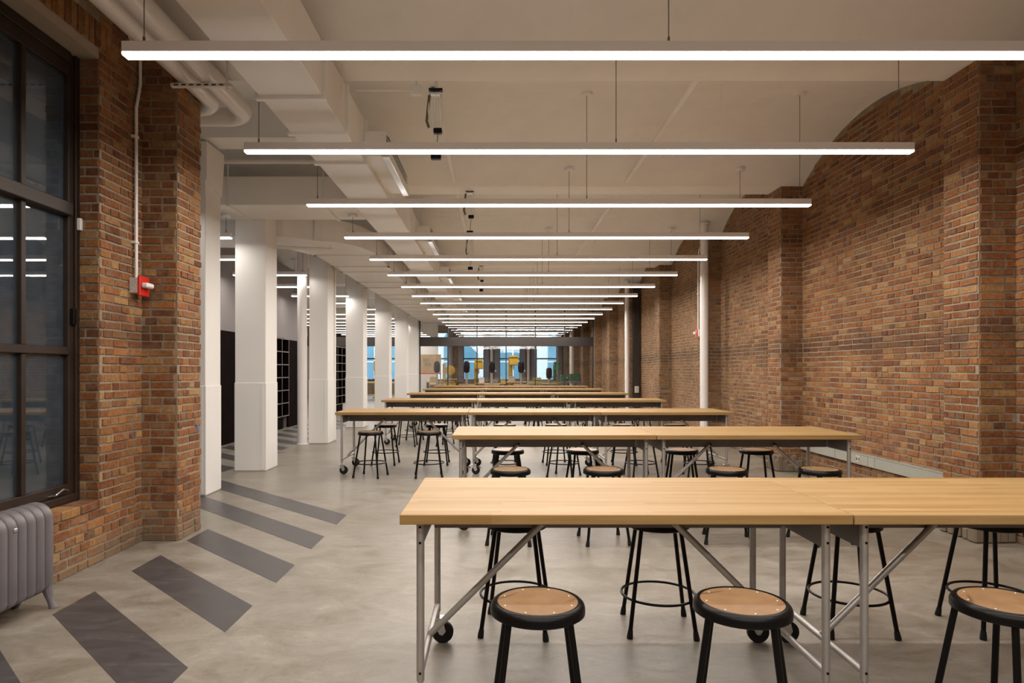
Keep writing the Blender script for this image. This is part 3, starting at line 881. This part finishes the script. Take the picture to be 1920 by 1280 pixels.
obj('trunk', MB().cbox(-0.7, 0.35, -0.5, 0.5, 0, 0.6, 0.006), M['duct'], o)
obj('hanger_rod', MB().tube([(-0.3, 0, 0.6), (-0.3, 0, ceil_z(19.0) - 3.2)], 0.008, 6), M['duct'], o)
# water pipes over the window bay
def elbow_pipe(x, yb, rr, xe):
    pts = [(x, -6.2, 0), (x, yb - 0.22, 0)]
    for i in range(1, 8):
        t = PI / 2 * i / 8
        pts.append((x - 0.22 * (1 - math.cos(t)), yb - 0.22 + 0.22 * math.sin(t), 0))
    pts += [(x - 0.22, yb, 0), (xe, yb, 0)]
    return MB().tube(pts, rr, 18)
p = thing('water_pipe', 'outer of two fat white pipes that bend behind the brick pier', 'pipe', (0, 0, 3.90))
obj('tube', elbow_pipe(-2.405, 6.38, 0.088, -3.9), M['pipe'], p)
p2 = thing('water_pipe', 'inner fat white pipe, hugging the brick wall above the window', 'pipe', (0, 0, 3.90))
obj('tube', elbow_pipe(-2.602, 6.15, 0.078, -3.41), M['pipe'], p2)
for q, x, rr in ((p, -2.405, 0.088), (p2, -2.602, 0.078)):
    for y in (0.6, 3.9):
        obj('joint', MB().lathe([(rr, y - 0.06), (rr + 0.012, y - 0.05), (rr + 0.012, y + 0.05), (rr, y + 0.06)], 18, (x, 0, 0), 'y'), M['pipe'], q)
s = thing('strut_channel', 'slotted strut carrying the two fat white pipes at the brick pier', 'strut', (-2.5, 5.42, 3.79))
obj('channel', MB().box(-0.19, 0.31, -0.02, 0.02, -0.012, 0.015), M['duct'], s)
for i in range(7):
    obj('slot', MB().box(-0.16 + i * 0.062, -0.125 + i * 0.062, -0.0215, -0.02, -0.005, 0.007), M['frame'], s)
obj('rod', MB().tube([(0.27, 0, -0.03), (0.27, 0, 0.29)], 0.007, 6), M['duct'], s)

# ------------------------------------------------------------------ small things under the ceiling
for i, (y0, y1) in enumerate(zip(PIERS[:-1], PIERS[1:])):
    for x, w_ in ((1.83, 'brick wall'), (-0.60, 'main duct')):
        o = thing('tie_bar', 'white tie bar across the %s ceiling vault, on the %s side' % (ordw[i], w_), 'bar', (x, y0 + PD, SOF + 0.045))
        obj('bar', MB().box(-0.022, 0.022, 0.0, y1 - y0 - PD - 0.0, -0.012, 0.012), M['ceiling'], o)
        obj('anchor', MB().cbox(-0.05, 0.05, 0.0, 0.02, -0.04, 0.05, 0.004), M['ceiling'], o)
for i, (y, xa, xb) in enumerate(((8.70, -1.35, 3.1), (12.15, -1.33, 3.0))):
    z = ceil_z(y) - 0.02
    o = thing('ceiling_conduit', 'thin conduit crossing the ceiling in the %s vault' % ordw[i], 'conduit', (0, y, z - 0.07))
    obj('tube', MB().tube([(xa, 0, 0), (xb, 0, 0), (xb, 0, 0.07)], 0.011, 8), M['ceiling'], o)
    for x in (-0.8, 0.6, 2.2):
        obj('clip', MB().box(x - 0.012, x + 0.012, -0.012, 0.012, -0.014, 0.08), M['ceiling'], o)
def cord_drop(i, x, y):
    zt = SOF + 0.02
    o = thing('cord_reel', '%s hanging power cord with folded white cable loops over the tables' % ordw[i], 'cord reel', (x, y, zt), group='power cords hanging from the ceiling')
    obj('hook', MB().tube([(0, 0, ceil_z(y) - zt - 0.004), (0, 0, 0.0)], 0.018, 8), M['ceiling'], o)
    obj('top_plate', MB().cbox(-0.065, 0.065, -0.03, 0.03, -0.02, 0.0, 0.004), M['black'], o)
    obj('pulley', MB().lathe([(0.02, -0.05), (0.028, -0.045), (0.028, 0.045), (0.02, 0.05)], 14, (0, 0, -0.05), 'x'), M['chrome'], o)
    lp = MB()
    for k, xx in enumerate((-0.06, -0.042, -0.018, 0.006, 0.026, 0.052)):
        lp.tube([(xx, 0.0, -0.04), (xx * 1.15, -0.012, -0.2), (xx * 1.0 + 0.008, 0, -0.37)], 0.006, 6)
    obj('cable_loops', lp, M['pipe'], o)
    obj('cord', MB().tube([(-0.06, 0, -0.06), (-0.075, 0, -0.2), (-0.085, 0, -0.3), (-0.06, 0, -0.37)], 0.013, 8), M['olive'], o)
    obj('bottom_bar', MB().cbox(-0.07, 0.075, -0.02, 0.02, -0.39, -0.365, 0.005), M['white'], o)
    obj('plug', MB().cbox(-0.02, 0.06, -0.03, 0.03, -0.42, -0.37, 0.008), M['black'], o)
    b = obj('drop_cord', MB().tube([(0.02, 0, -0.42), (0.005, 0, -0.60)], 0.004, 6), M['cable'], o)
    obj('outlet_box', MB().cbox(-0.045, 0.05, -0.03, 0.03, -0.66, -0.60, 0.006), M['black'], b)
for i, (x, y) in enumerate(((-0.575, 6.15), (-0.40, 9.6), (-0.53, 12.95), (-0.40, 16.5))): cord_drop(i, x, y)
j = thing('junction_box', 'small junction box on the ceiling beside the first power cord', 'box', (-0.78, 6.35, ceil_z(6.35) - 0.16))
obj('box', MB().cbox(-0.05, 0.05, -0.03, 0.03, 0, 0.09, 0.004), M['ceiling'], j)
obj('tube', MB().tube([(-0.05, 0, 0.045), (-0.58, 0, 0.045)], 0.010, 8), M['ceiling'], j)
obj('stem', MB().tube([(0, 0, 0.09), (0, 0, 0.156)], 0.012, 8), M['ceiling'], j)
for i, (x, y) in enumerate(((2.35, 6.9), (1.2, 10.6), (2.1, 14.2))):
    o = thing('sprinkler_stub', 'short white pipe stub hanging in the %s vault' % ordw[i], 'stub', (x, y, ceil_z(y)))
    obj('stem', MB().tube([(0, 0, -0.002), (0, 0, -0.30)], 0.007, 6), M['ceiling'], o)
    obj('flange', MB().lathe([(0.03, -0.012), (0.03, -0.002)], 12), M['ceiling'], o)

# ------------------------------------------------------------------ worktables
TL, TW, TH = 1.828, 0.914, 0.862
def build_caster(x, y, side):
    f = MB()
    f.cbox(x - 0.035, x + 0.035, y - 0.03, y + 0.03, 0.128, 0.136, 0.002)
    f.tube([(x, y, 0.135), (x, y, 0.17)], 0.012, 8)
    for s in (-1, 1):
        f.prism([(x - 0.03, 0.13), (x + 0.03, 0.13), (x + 0.045, 0.065), (x + 0.028, 0.045), (x + 0.012, 0.05)], y + s * 0.022 - 0.0015, y + s * 0.022 + 0.0015, 'y')
    f.tube([(x + 0.028, y - 0.028, 0.057), (x + 0.028, y + 0.028, 0.057)], 0.008, 8)
    return f
def build_table():
    o = thing('worktable', '', 'table')
    obj('tabletop', MB().cbox(0.002, TL - 0.002, 0, TW, TH - 0.040, TH, 0.0025), M['wood'], o, smooth=0)
    top = TH - 0.0405
    obj('spine', MB().box(0.1, TL - 0.1, TW / 2 - 0.02, TW / 2 + 0.02, 0.705, top), M['grey_steel'], o)
    LX, LYs = (0.078, TL - 0.078), (0.07, TW - 0.07)
    bolts = MB()
    for x in LX:
        obj('end_panel', MB().box(x - 0.003, x + 0.003, LYs[0] + 0.012, LYs[1] - 0.012, 0.705, top), M['grey_steel'], o)
        obj('crossbar', MB().tube([(x, LYs[0], 0.20), (x, LYs[1], 0.20)], 0.0155, 12), M['steel'], o)
        for y in LYs:
            lg = obj('leg', MB().lathe([(0.0165, 0.165), (0.0165, top)], 16, (x, y, 0)), M['steel'], o)
            bm = MB()
            sgn = -1 if y < 0.4 else 1
            for z in (0.80, 0.735, 0.20):
                bm.tube([(x, y + sgn * 0.0155, z), (x, y + sgn * 0.0185, z)], 0.0055, 8)
            obj('bolts', bm, M['black'], lg)
            cs = obj('caster', build_caster(x, y, 1), M['zinc'], o)
            obj('wheel', MB().lathe([(0.02, -0.017), (0.05, -0.017), (0.057, -0.011), (0.057, 0.011), (0.05, 0.017), (0.02, 0.017)], 22, (x + 0.028, y, 0.057), 'y'), M['rubber'], cs)
    for s, x0, x1 in ((0, 0.078, 0.61), (1, TL - 0.078, TL - 0.61)):
        br = obj('brace', MB().tube([(x0, TW / 2 - 0.034, 0.21), (x1, TW / 2 - 0.034, 0.735)], 0.0155, 12), M['steel'], o)
        obj('bolt', MB().tube([(x1, TW / 2 - 0.05, 0.735), (x1, TW / 2 - 0.056, 0.735)], 0.010, 10), M['black'], br)
    return o
ROWS = [(2.636, [-0.394, 1.436]), (5.85, [-0.405, 1.425]), (9.02, [-2.23, -0.4, 1.43]), (12.6, [-2.23, -0.4, 1.43]), (16.2, [-2.23, -0.4, 1.43]), (19.8, [-2.25, -0.42, 1.41]), (23.2, [-2.26, -0.43, 1.40])]
tb = build_table(); first = True
for i, (y, xs) in enumerate(ROWS):
    for j, x in enumerate(xs):
        o = tb if first else copy_tree(tb)
        first = False
        o.location = (x, y, 0)
        if len(xs) == 2: wh = 'end by the window' if j == 0 else 'end by the brick wall'
        else: wh = ('end by the white columns', 'middle of three', 'end by the brick wall')[j]
        tag(o, 'maple topped worktable on casters, %s row from the camera, %s' % (ordw[i], wh), 'table', 'maple worktables in rows')

# ------------------------------------------------------------------ stools
SH = 0.61
def build_stool():
    o = thing('stool', '', 'stool')
    obj('seat', MB().lathe([(0.0, SH - 0.012), (0.146, SH - 0.012), (0.146, SH - 0.002), (0.0, SH - 0.002)], 40), M['hardboard'], o, label='tan hardboard seat disc')
    R = 0.1715
    rim = [(0.144, SH - 0.012), (0.146, SH - 0.0005), (0.152, SH + 0.001), (0.160, SH - 0.002), (0.168, SH - 0.010), (R, SH - 0.020), (R, SH - 0.040), (R - 0.006, SH - 0.044), (R - 0.008, SH - 0.030), (0.145, SH - 0.02)]
    obj('rim', MB().lathe(rim, 40, close=True), M['black'], o)
    rv = MB()
    for k in range(8):
        t = 2 * PI * (k + 0.5) / 8
        rv.lathe([(0.0032, SH - 0.002), (0.0026, SH - 0.0006)], 8, (0.128 * math.cos(t), 0.128 * math.sin(t), 0))
    obj('rivets', rv, M['white'], o)
    for k in range(4):
        t = PI / 2 * k
        c_, s_ = math.cos(t), math.sin(t)
        lg = obj('leg', MB().tube([(0.146 * c_, 0.146 * s_, SH - 0.018), (0.247 * c_, 0.247 * s_, 0.02)], 0.0118, 10), M['black'], o)
        obj('foot_cap', MB().tube([(0.2425 * c_, 0.2425 * s_, 0.045), (0.248 * c_, 0.248 * s_, 0.012), (0.2495 * c_, 0.2495 * s_, 0.0)], [0.0135, 0.017, 0.0165], 10), M['rubber'], lg)
    n = 40; R1, r1 = 0.203, 0.0075
    vs, fs = [], []
    for i in range(n):
        t = 2 * PI * i / n
        for q in range(8):
            a = 2 * PI * q / 8
            vs.append(((R1 + r1 * math.cos(a)) * math.cos(t), (R1 + r1 * math.cos(a)) * math.sin(t), 0.19 + r1 * math.sin(a)))
    for i in range(n):
        for q in range(8):
            fs.append((i * 8 + q, ((i + 1) % n) * 8 + q, ((i + 1) % n) * 8 + (q + 1) % 8, i * 8 + (q + 1) % 8))
    obj('foot_ring', MB().add(vs, fs), M['black'], o)
    return o
st = build_stool(); first = True
near_off = [-0.257, -0.30, -0.13, -0.15, -0.15]
near_rot = [[45, 22, 62, 40], [38, 50, 30, 60], [33, 52, 45, 20, 55, 40], [45, 30, 52, 40, 38, 60], [40, 48, 33, 55, 45, 30]]
near_x = {0: [0.147, 0.888, 1.845, 2.70]}
back_x = {0: [0.11, 0.905, 1.975, 2.775]}
for i in range(5):
    y, xs = ROWS[i]
    nx, k = [], 0
    for x in xs: nx += [x + 0.518, x + 1.305]
    for side in (0, 1):
        px_ = (near_x if side == 0 else back_x).get(i, nx)
        for k, x in enumerate(px_):
            o = st if first else copy_tree(st)
            first = False
            yy = y + near_off[i] if side == 0 else y + TW + 0.14
            if i == 1 and side == 0: x -= 0.0
            a = near_rot[i][k % len(near_rot[i])] if side == 0 else 45 + ((k * 37 + i * 11) % 17 - 8)
            o.location = (x, yy, 0); o.rotation_euler = (0, 0, math.radians(a))
            tag(o, 'black tan-seated stool, %s side of the %s table row, %s from the window side' % ('camera' if side == 0 else 'far', ordw[i], ordw[k]), 'stool', 'black stools along the worktables')

# ------------------------------------------------------------------ side room: dark wainscot wall and bookcases
struct('wall_wainscot', MB().box(-5.7, -5.3, 10.5, 14.85, 0, 4.04).box(-5.7, -5.55, 14.85, 16.48, 0, 4.04).box(-5.7, -5.3, 16.48, 17.6, 0, 4.04).box(-5.55, -5.3, 14.85, 16.48, 2.23, 4.04), M['greywall'], 'grey wall of the side room above dark panels', 'wall')
o = thing('dark_panelling', 'tall dark wood panelling on the grey wall behind the columns', 'panelling', (-5.3, 10.5, 0))
for i in range(7):
    y0 = (0.0, 0.87, 1.74, 2.61, 3.48, 6.0, 6.55)[i]; y1 = y0 + (0.86 if i < 5 else 0.54)
    obj('panel', MB().cbox(0.003, 0.05, y0, y1, 0.0, 2.20, 0.003), M['darkwood'], o)
def bookcase(y0, y1, label, nrows, ncol):
    o = thing('bookcase', label, 'bookcase', (-5.22, y0, 0))
    W, dep = y1 - y0, 0.30
    obj('back_panel', MB().box(-dep + 0.005, -dep + 0.02, 0, W, 0.3, 2.21), M['darkwood'], o)
    for y in [0] + [W * k / ncol for k in range(1, ncol)] + [W]:
        obj('upright', MB().box(-dep + 0.02, 0, y - 0.012, y + 0.012, 0.3, 2.21), M['darkwood'], o)
        obj('edge_strip', MB().box(0, 0.006, y - 0.012, y + 0.012, 0.3, 2.21), M['shelfedge'], o)
    for k in range(nrows + 1):
        z = 0.31 + (2.2 - 0.31) * k / nrows
        sh = obj('shelf', MB().box(-dep + 0.02, 0, 0.012, W - 0.012, z - 0.012, z + 0.012), M['darkwood'], o)
        obj('edge_strip', MB().box(0, 0.006, 0.012, W - 0.012, z - 0.012, z + 0.012), M['shelfedge'], sh)
    obj('plinth', MB().box(-dep, -0.04, 0.02, W * 0.8, 0, 0.3), M['darkwood'], o)
bookcase(14.9, 16.44, 'dark open bookcase seen between the second and third white columns', 6, 3)
bookcase(20.9, 22.7, 'dark open bookcase seen between the third and fourth white columns', 7, 3)

# ------------------------------------------------------------------ glass wall at the end
def glass_wall():
    o = thing('glass_partition', 'dark framed glass wall closing the end of the hall', 'partition', (0, GY, 0))
    o['kind'] = 'structure'
    x0, x1 = -3.25, 4.04
    fr = MB()
    fr.cbox(x0 - 0.03, x0 + 0.04, -0.06, 0.06, 0, 4.05, 0.004); fr.cbox(x1 - 0.05, x1 + 0.0, -0.06, 0.06, 0, 4.05, 0.004)
    obj('jamb', fr, M['frame'], o)
    obj('transom', MB().cbox(x0, x1, -0.10, 0.08, 2.43, 2.81, 0.005), M['frame'], o, label='deep dark transom beam')
    obj('head_rail', MB().cbox(x0, x1, -0.05, 0.05, 3.93, 4.05, 0.004), M['frame'], o)
    obj('bottom_rail', MB().cbox(x0, x1, -0.05, 0.05, 0, 0.1, 0.004), M['frame'], o)
    xs = [x0 + 0.04, -2.06, -0.84, 0.38, 1.60, 2.83, x1 - 0.05]
    for x in xs[1:-1]:
        obj('mullion', MB().cbox(x - 0.022, x + 0.022, -0.04, 0.04, 0.1, 2.43, 0.003), M['frame'], o)
        obj('mullion', MB().cbox(x - 0.022, x + 0.022, -0.04, 0.04, 2.81, 3.93, 0.003), M['frame'], o)
    for a, b in zip(xs[:-1], xs[1:]):
        obj('pane', MB().box(a, b, -0.005, 0.005, 0.1, 2.43), M['glass'], o)
        obj('pane', MB().box(a, b, -0.005, 0.005, 2.81, 3.93), M['glass'], o)
    return o
glass_wall()
struct('beam_side_room', MB().box(-10.0, -3.75, GY - 0.1, GY + 0.1, 2.43, 2.81), M['frame'], 'dark beam across the side room in line with the glass wall', 'beam')

# ------------------------------------------------------------------ workshop beyond the glass
WINX = [-8.05, -5.85, -3.62, -1.43, 0.78, 3.02]
FY = 40.0
fw = MB()
edges_x = [-10.2]
for x in WINX: edges_x += [x - 0.64, x + 0.64]
edges_x.append(4.65)
for a, b in zip(edges_x[::2], edges_x[1::2]): fw.box(a, b, FY, FY + 0.5, 0, 4.9)
fw.box(-10.2, 4.65, FY + 0.001, FY + 0.499, 0, 0.8); fw.box(-10.2, 4.65, FY + 0.001, FY + 0.499, 3.75, 4.9)
wf = struct('wall_end', fw, M['mortar'], 'far end brick wall with tall windows, beyond the glass wall', 'wall')
for a, b in zip(edges_x[::2], edges_x[1::2]):
    lay(wf, [((a, FY, 0), 0, bond(b - a, 0, 4.5))], 0)
for i, x in enumerate(WINX):
    o = thing('window_%d' % (i + 2), 'tall window in the far end wall, %s from the brick side wall' % ordw[5 - i], 'window', (x, FY, 0.8))
    o['kind'] = 'structure'
    for s in (-1, 1):
        obj('casing', MB().cbox(s * 0.78 - 0.16, s * 0.78 + 0.16, -0.08, 0.0, -0.1, 3.1, 0.01), M['greyblue'], o)
    f = MB()
    f.box(-0.64, -0.59, 0.05, 0.12, 0, 2.95).box(0.59, 0.64, 0.05, 0.12, 0, 2.95).box(-0.64, 0.64, 0.05, 0.12, 0, 0.06).box(-0.64, 0.64, 0.05, 0.12, 2.88, 2.95)
    obj('frame', f, M['frame'], o)
    obj('rail', MB().box(-0.59, 0.59, 0.04, 0.13, 1.28, 1.36), M['frame'], o)
    obj('pane', MB().box(-0.59, 0.59, 0.08, 0.088, 0.06, 1.28), M['glass'], o)
    obj('pane', MB().box(-0.59, 0.59, 0.08, 0.088, 1.36, 2.88), M['glass'], o)
struct('ground_outside', MB().box(-60, 60, 41.0, 75, -0.4, -0.3), M['floor'], 'street outside the far windows', 'street')
b = thing('building', 'pale building with arched teal windows across the street', 'building', (0, 58, -0.3))
b['kind'] = 'structure'
obj('wall', MB().box(-40, 40, 0, 1, 0, 16), M['facade'], b)
for i in range(-7, 8):
    x = i * 4.6 + 1.4
    pl = [(x - 1.5, 0.8), (x + 1.5, 0.8), (x + 1.5, 4.4)] + [(x + 1.5 * math.cos(t * PI / 10), 4.4 + 1.1 * math.sin(t * PI / 10)) for t in range(1, 10)] + [(x - 1.5, 4.4)]
    g = obj('arched_window', MB().prism(pl, -0.06, 0.0, 'y'), M['facade_glass'], b)
    obj('window_bar', MB().box(x - 0.06, x + 0.06, -0.1, -0.06, 0.8, 5.4).box(x - 1.5, x + 1.5, -0.1, -0.06, 2.4, 2.5), M['facade'], g)

def bench(x, y, L, D, H, mat, label, leg=M['frame'], name='workbench'):
    o = thing(name, label, 'bench', (x, y, 0))
    obj('bench_top', MB().cbox(-L / 2, L / 2, -D / 2, D / 2, H - 0.06, H, 0.005), mat, o)
    for sx in (-1, 1):
        for sy in (-1, 1):
            obj('leg', MB().cbox(sx * (L / 2 - 0.08) - 0.04, sx * (L / 2 - 0.08) + 0.04, sy * (D / 2 - 0.08) - 0.04, sy * (D / 2 - 0.08) + 0.04, 0, H - 0.06, 0.004), leg, o)
    obj('lower_shelf', MB().box(-L / 2 + 0.06, L / 2 - 0.06, -D / 2 + 0.06, D / 2 - 0.06, 0.2, 0.24), mat, o)
    return o
def drill_press(x, y, mat, label, top=1.95, s=1.0, dark=False):
    o = thing('drill_press', label, 'drill press', (x, y, 0))
    obj('base', MB().cbox(-0.22 * s, 0.22 * s, -0.3 * s, 0.25 * s, 0, 0.08, 0.01), mat, o)
    obj('post', MB().cbox(-0.19 * s, -0.03 * s, 0.02, 0.22 * s, 0.08, top - 0.15, 0.02), mat, o)
    obj('head', MB().cbox(-0.16 * s, 0.18 * s, -0.32 * s, 0.12 * s, top - 0.5, top - 0.12, 0.03), mat, o)
    obj('belt_cover', MB().cbox(-0.17 * s, 0.17 * s, -0.36 * s, 0.26 * s, top - 0.12, top, 0.03), mat, o)
    obj('motor', MB().lathe([(0.09, top - 0.48), (0.1, top - 0.46), (0.1, top - 0.2), (0.09, top - 0.16)], 16, (0, 0.2 * s, 0)), M['black'], o)
    obj('chuck', MB().lathe([(0.012, top - 0.75), (0.03, top - 0.68), (0.035, top - 0.5)], 12, (0, -0.22 * s, 0)), M['chrome'], o)
    obj('table_plate', MB().cbox(-0.2 * s, 0.2 * s, -0.4 * s, 0.05, 0.95, 1.0, 0.006), M['grey_steel'], o)
    h = MB()
    for k in range(3):
        a = 2 * PI * k / 3 + 0.4
        h.tube([(0.14 * s, -0.2, top - 0.36), (0.18 * s, -0.2 + 0.16 * math.cos(a), top - 0.36 + 0.16 * math.sin(a))], 0.008, 6)
    obj('feed_handle', h, M['chrome'], o)
def dark_press(x, y, label, top=1.85):
    o = thing('spindle_machine', label, 'machine', (x, y, 0))
    obj('cabinet', MB().cbox(-0.32, 0.32, -0.25, 0.25, 0, 0.72, 0.01), M['grey_steel'], o)
    obj('work_plate', MB().cbox(-0.36, 0.36, -0.3, 0.3, 0.72, 0.78, 0.008), M['lightwood'], o)
    obj('post', MB().lathe([(0.05, 0.78), (0.05, top - 0.45)], 14), M['steel'], o)
    obj('head', MB().lathe([(0.06, top - 0.55), (0.13, top - 0.50), (0.15, top - 0.3), (0.14, top - 0.08), (0.09, top - 0.01), (0.02, top)], 16, (0, -0.03, 0)), M['black'], o)
    obj('arm', MB().cbox(0.0, 0.2, -0.05, 0.03, top - 0.5, top - 0.42, 0.008), M['greybox'], o)
for i, x in enumerate((-2.80, -1.42, -0.24, 1.12)):
    dark_press(x, 30.6, 'black headed spindle machine beyond the glass wall, %s from the columns' % ordw[i])
dark_press(2.55, 32.2, 'small black headed machine standing before the green topped bench', 1.55)
drill_press(-0.95, 34.0, M['yellow'], 'yellow drill press before the first clear window beyond the glass', 1.98, 1.25)
drill_press(0.85, 34.0, M['yellow'], 'tallest yellow drill press, before the middle far window', 2.18, 1.35)
drill_press(3.35, 36.8, M['green'], 'green drill press near the far corner by the brick wall', 1.9)
o = thing('band_saw', 'yellow band saw with a low table beyond the glass, near the columns', 'band saw', (-2.35, 32.5, 0))
obj('base', MB().cbox(-0.3, 0.3, -0.25, 0.25, 0, 0.78, 0.02), M['yellow'], o)
obj('saw_table', MB().cbox(-0.36, 0.36, -0.3, 0.3, 0.95, 1.0, 0.008), M['yellow'], o)
obj('column', MB().cbox(-0.34, -0.2, -0.12, 0.12, 0.78, 1.75, 0.01), M['lightwood'], o)
obj('wheel_housing', MB().lathe([(0.2, -0.1), (0.24, -0.08), (0.24, 0.08), (0.2, 0.1)], 20, (0.02, 0, 1.42), 'y'), M['yellow'], o)
g = bench(2.55, 33.4, 1.9, 0.8, 0.92, M['green'], 'green topped bench before the far window by the brick wall', M['lightwood'])
obj('apron', MB().cbox(-0.97, 0.97, -0.42, -0.38, 0.68, 0.86, 0.005), M['lightwood'], g)
bench(-0.3, 31.9, 1.5, 0.7, 0.80, M['lightwood'], 'pale wood bench among the machines beyond the glass')
bench(0.9, 32.6, 1.1, 0.7, 0.86, M['lightwood'], 'short pale wood bench below the tallest yellow drill press')
bench(-2.9, 33.4, 1.4, 0.7, 0.85, M['lightwood'], 'pale wood bench under the tan board beyond the glass')
o = thing('lathe', 'green metal lathe beside the brick wall beyond the glass', 'lathe', (3.55, 31.6, 0))
obj('stand', MB().cbox(-0.45, -0.25, -0.2, 0.2, 0, 0.8, 0.01).cbox(0.25, 0.45, -0.2, 0.2, 0, 0.8, 0.01), M['grey_steel'], o)
obj('bed', MB().cbox(-0.5, 0.5, -0.14, 0.14, 0.8, 0.92, 0.01), M['grey_steel'], o)
obj('headstock', MB().cbox(-0.5, -0.22, -0.16, 0.16, 0.92, 1.2, 0.02), M['green'], o)
obj('tailstock', MB().cbox(0.28, 0.42, -0.1, 0.1, 0.92, 1.12, 0.02), M['green'], o)
obj('splash_guard', MB().cbox(-0.2, 0.5, 0.14, 0.18, 0.85, 1.25, 0.01), M['green'], o)
obj('chuck', MB().lathe([(0.09, -0.22), (0.09, -0.14)], 16, (0, 0, 1.05), 'x'), M['chrome'], o)
for i, (x, y) in enumerate(((-0.33, 39.75), (1.9, 39.75))):
    o = thing('standpipe', 'white pipe on the far end wall between windows, %s from the columns' % ordw[i], 'pipe', (x, y, 0))
    obj('tube', MB().lathe([(0.09, 0), (0.09, 4.0)], 16), M['pipe'], o)
    obj('floor_collar', MB().lathe([(0.11, 0), (0.11, 0.02)], 16), M['pipe'], o)
o = thing('standpipe', 'fat white pipe beyond the glass by the brick wall', 'pipe', (3.75, 32.9, 0))
obj('tube', MB().lathe([(0.11, 0), (0.11, 3.95)], 16), M['pipe'], o)
obj('floor_collar', MB().lathe([(0.13, 0), (0.13, 0.02)], 16), M['pipe'], o)
o = thing('tool_board', 'tan pegboard panel with hanging tools, beyond the glass beside the columns', 'board', (-3.55, 34.5, 0))
obj('board', MB().cbox(-0.6, 0.6, 0, 0.03, 1.3, 2.25, 0.004), M['board'], o)
obj('rail', MB().cbox(-0.6, 0.6, -0.03, 0.03, 1.22, 1.29, 0.004), M['red'], o)
obj('post', MB().box(-0.6, -0.54, 0, 0.05, 0, 1.3).box(0.54, 0.6, 0, 0.05, 0, 1.3), M['lightwood'], o)
for i in range(6):
    x = -0.3 + 0.09 * (i % 3) + 0.03 * i; z = 1.95 - 0.22 * (i // 3)
    obj('tool', MB().cbox(x - 0.02, x + 0.02, -0.03, -0.002, z - 0.08, z + 0.09, 0.006), M['greyblue'], o)
struct('partition_workshop', MB().box(-4.4, -3.3, 36.5, 36.7, 0, 4.0), M['panel'], 'white partition behind the tan board', 'partition')
for i, x in enumerate((-4.7, -6.2, -7.6)):
    bench(x, 31.0 + 0.8 * i, 1.2, 0.7, 0.86, M['lightwood'], 'workbench in the side room workshop, %s from the columns' % ordw[i])
    drill_press(x + 0.1, 33.0 + 0.6 * i, M['yellow'], 'yellow drill press in the side room workshop, %s from the columns' % ordw[i], 1.9)

def small_box(name, label, x, y, z, a, b, h, mat, rz=0.0):
    o = thing(name, label, 'toolbox' if name == 'toolbox' else name.replace('_', ' '), (x, y, z), rz)
    obj('body', MB().cbox(-a, a, -b, b, 0, h, 0.012), mat, o)
    obj('lid', MB().cbox(-a - 0.006, a + 0.006, -b - 0.006, b + 0.006, h, h + 0.03, 0.008), mat, o)
    obj('handle', MB().tube([(-a * 0.5, 0, h + 0.03), (-a * 0.5, 0, h + 0.07), (a * 0.5, 0, h + 0.07), (a * 0.5, 0, h + 0.03)], 0.008, 6), M['black'], o)
small_box('toolbox', 'white toolbox on the pale bench among the machines', -0.75, 31.85, 0.80, 0.13, 0.10, 0.24, M['white'])
small_box('toolbox', 'dark toolbox on the pale bench among the machines', -0.15, 31.8, 0.80, 0.20, 0.10, 0.16, M['greyblue'])
small_box('toolbox', 'yellow toolbox on the pale bench among the machines', 0.28, 31.9, 0.80, 0.11, 0.09, 0.12, M['yellow'])
small_box('toolbox', 'grey toolbox on the bench below the tallest yellow drill press', 0.72, 32.55, 0.86, 0.16, 0.12, 0.22, M['greybox'])
small_box('toolbox', 'wooden toolbox under the tan pegboard', -3.2, 33.35, 0.85, 0.2, 0.12, 0.2, M['lightwood'])
small_box('toolbox', 'green toolbox under the tan pegboard', -2.62, 33.4, 0.85, 0.14, 0.1, 0.14, M['green'])
small_box('toolbox', 'pale box on the green topped bench', 2.05, 33.35, 0.92, 0.18, 0.12, 0.10, M['lightwood'])

o = thing('sprinkler_pipe', 'thin white pipe above the cross duct near the first white column', 'pipe', (-3.0, 8.15, 4.03))
obj('tube', MB().tube([(-1.6, 0, 0), (1.12, 0, 0)], 0.028, 10), M['pipe'], o)
for x in (-0.35, 0.75):
    obj('hanger_rod', MB().tube([(x, 0, 0.02), (x, 0, ceil_z(8.15) - 4.031)], 0.006, 6), M['duct'], o)
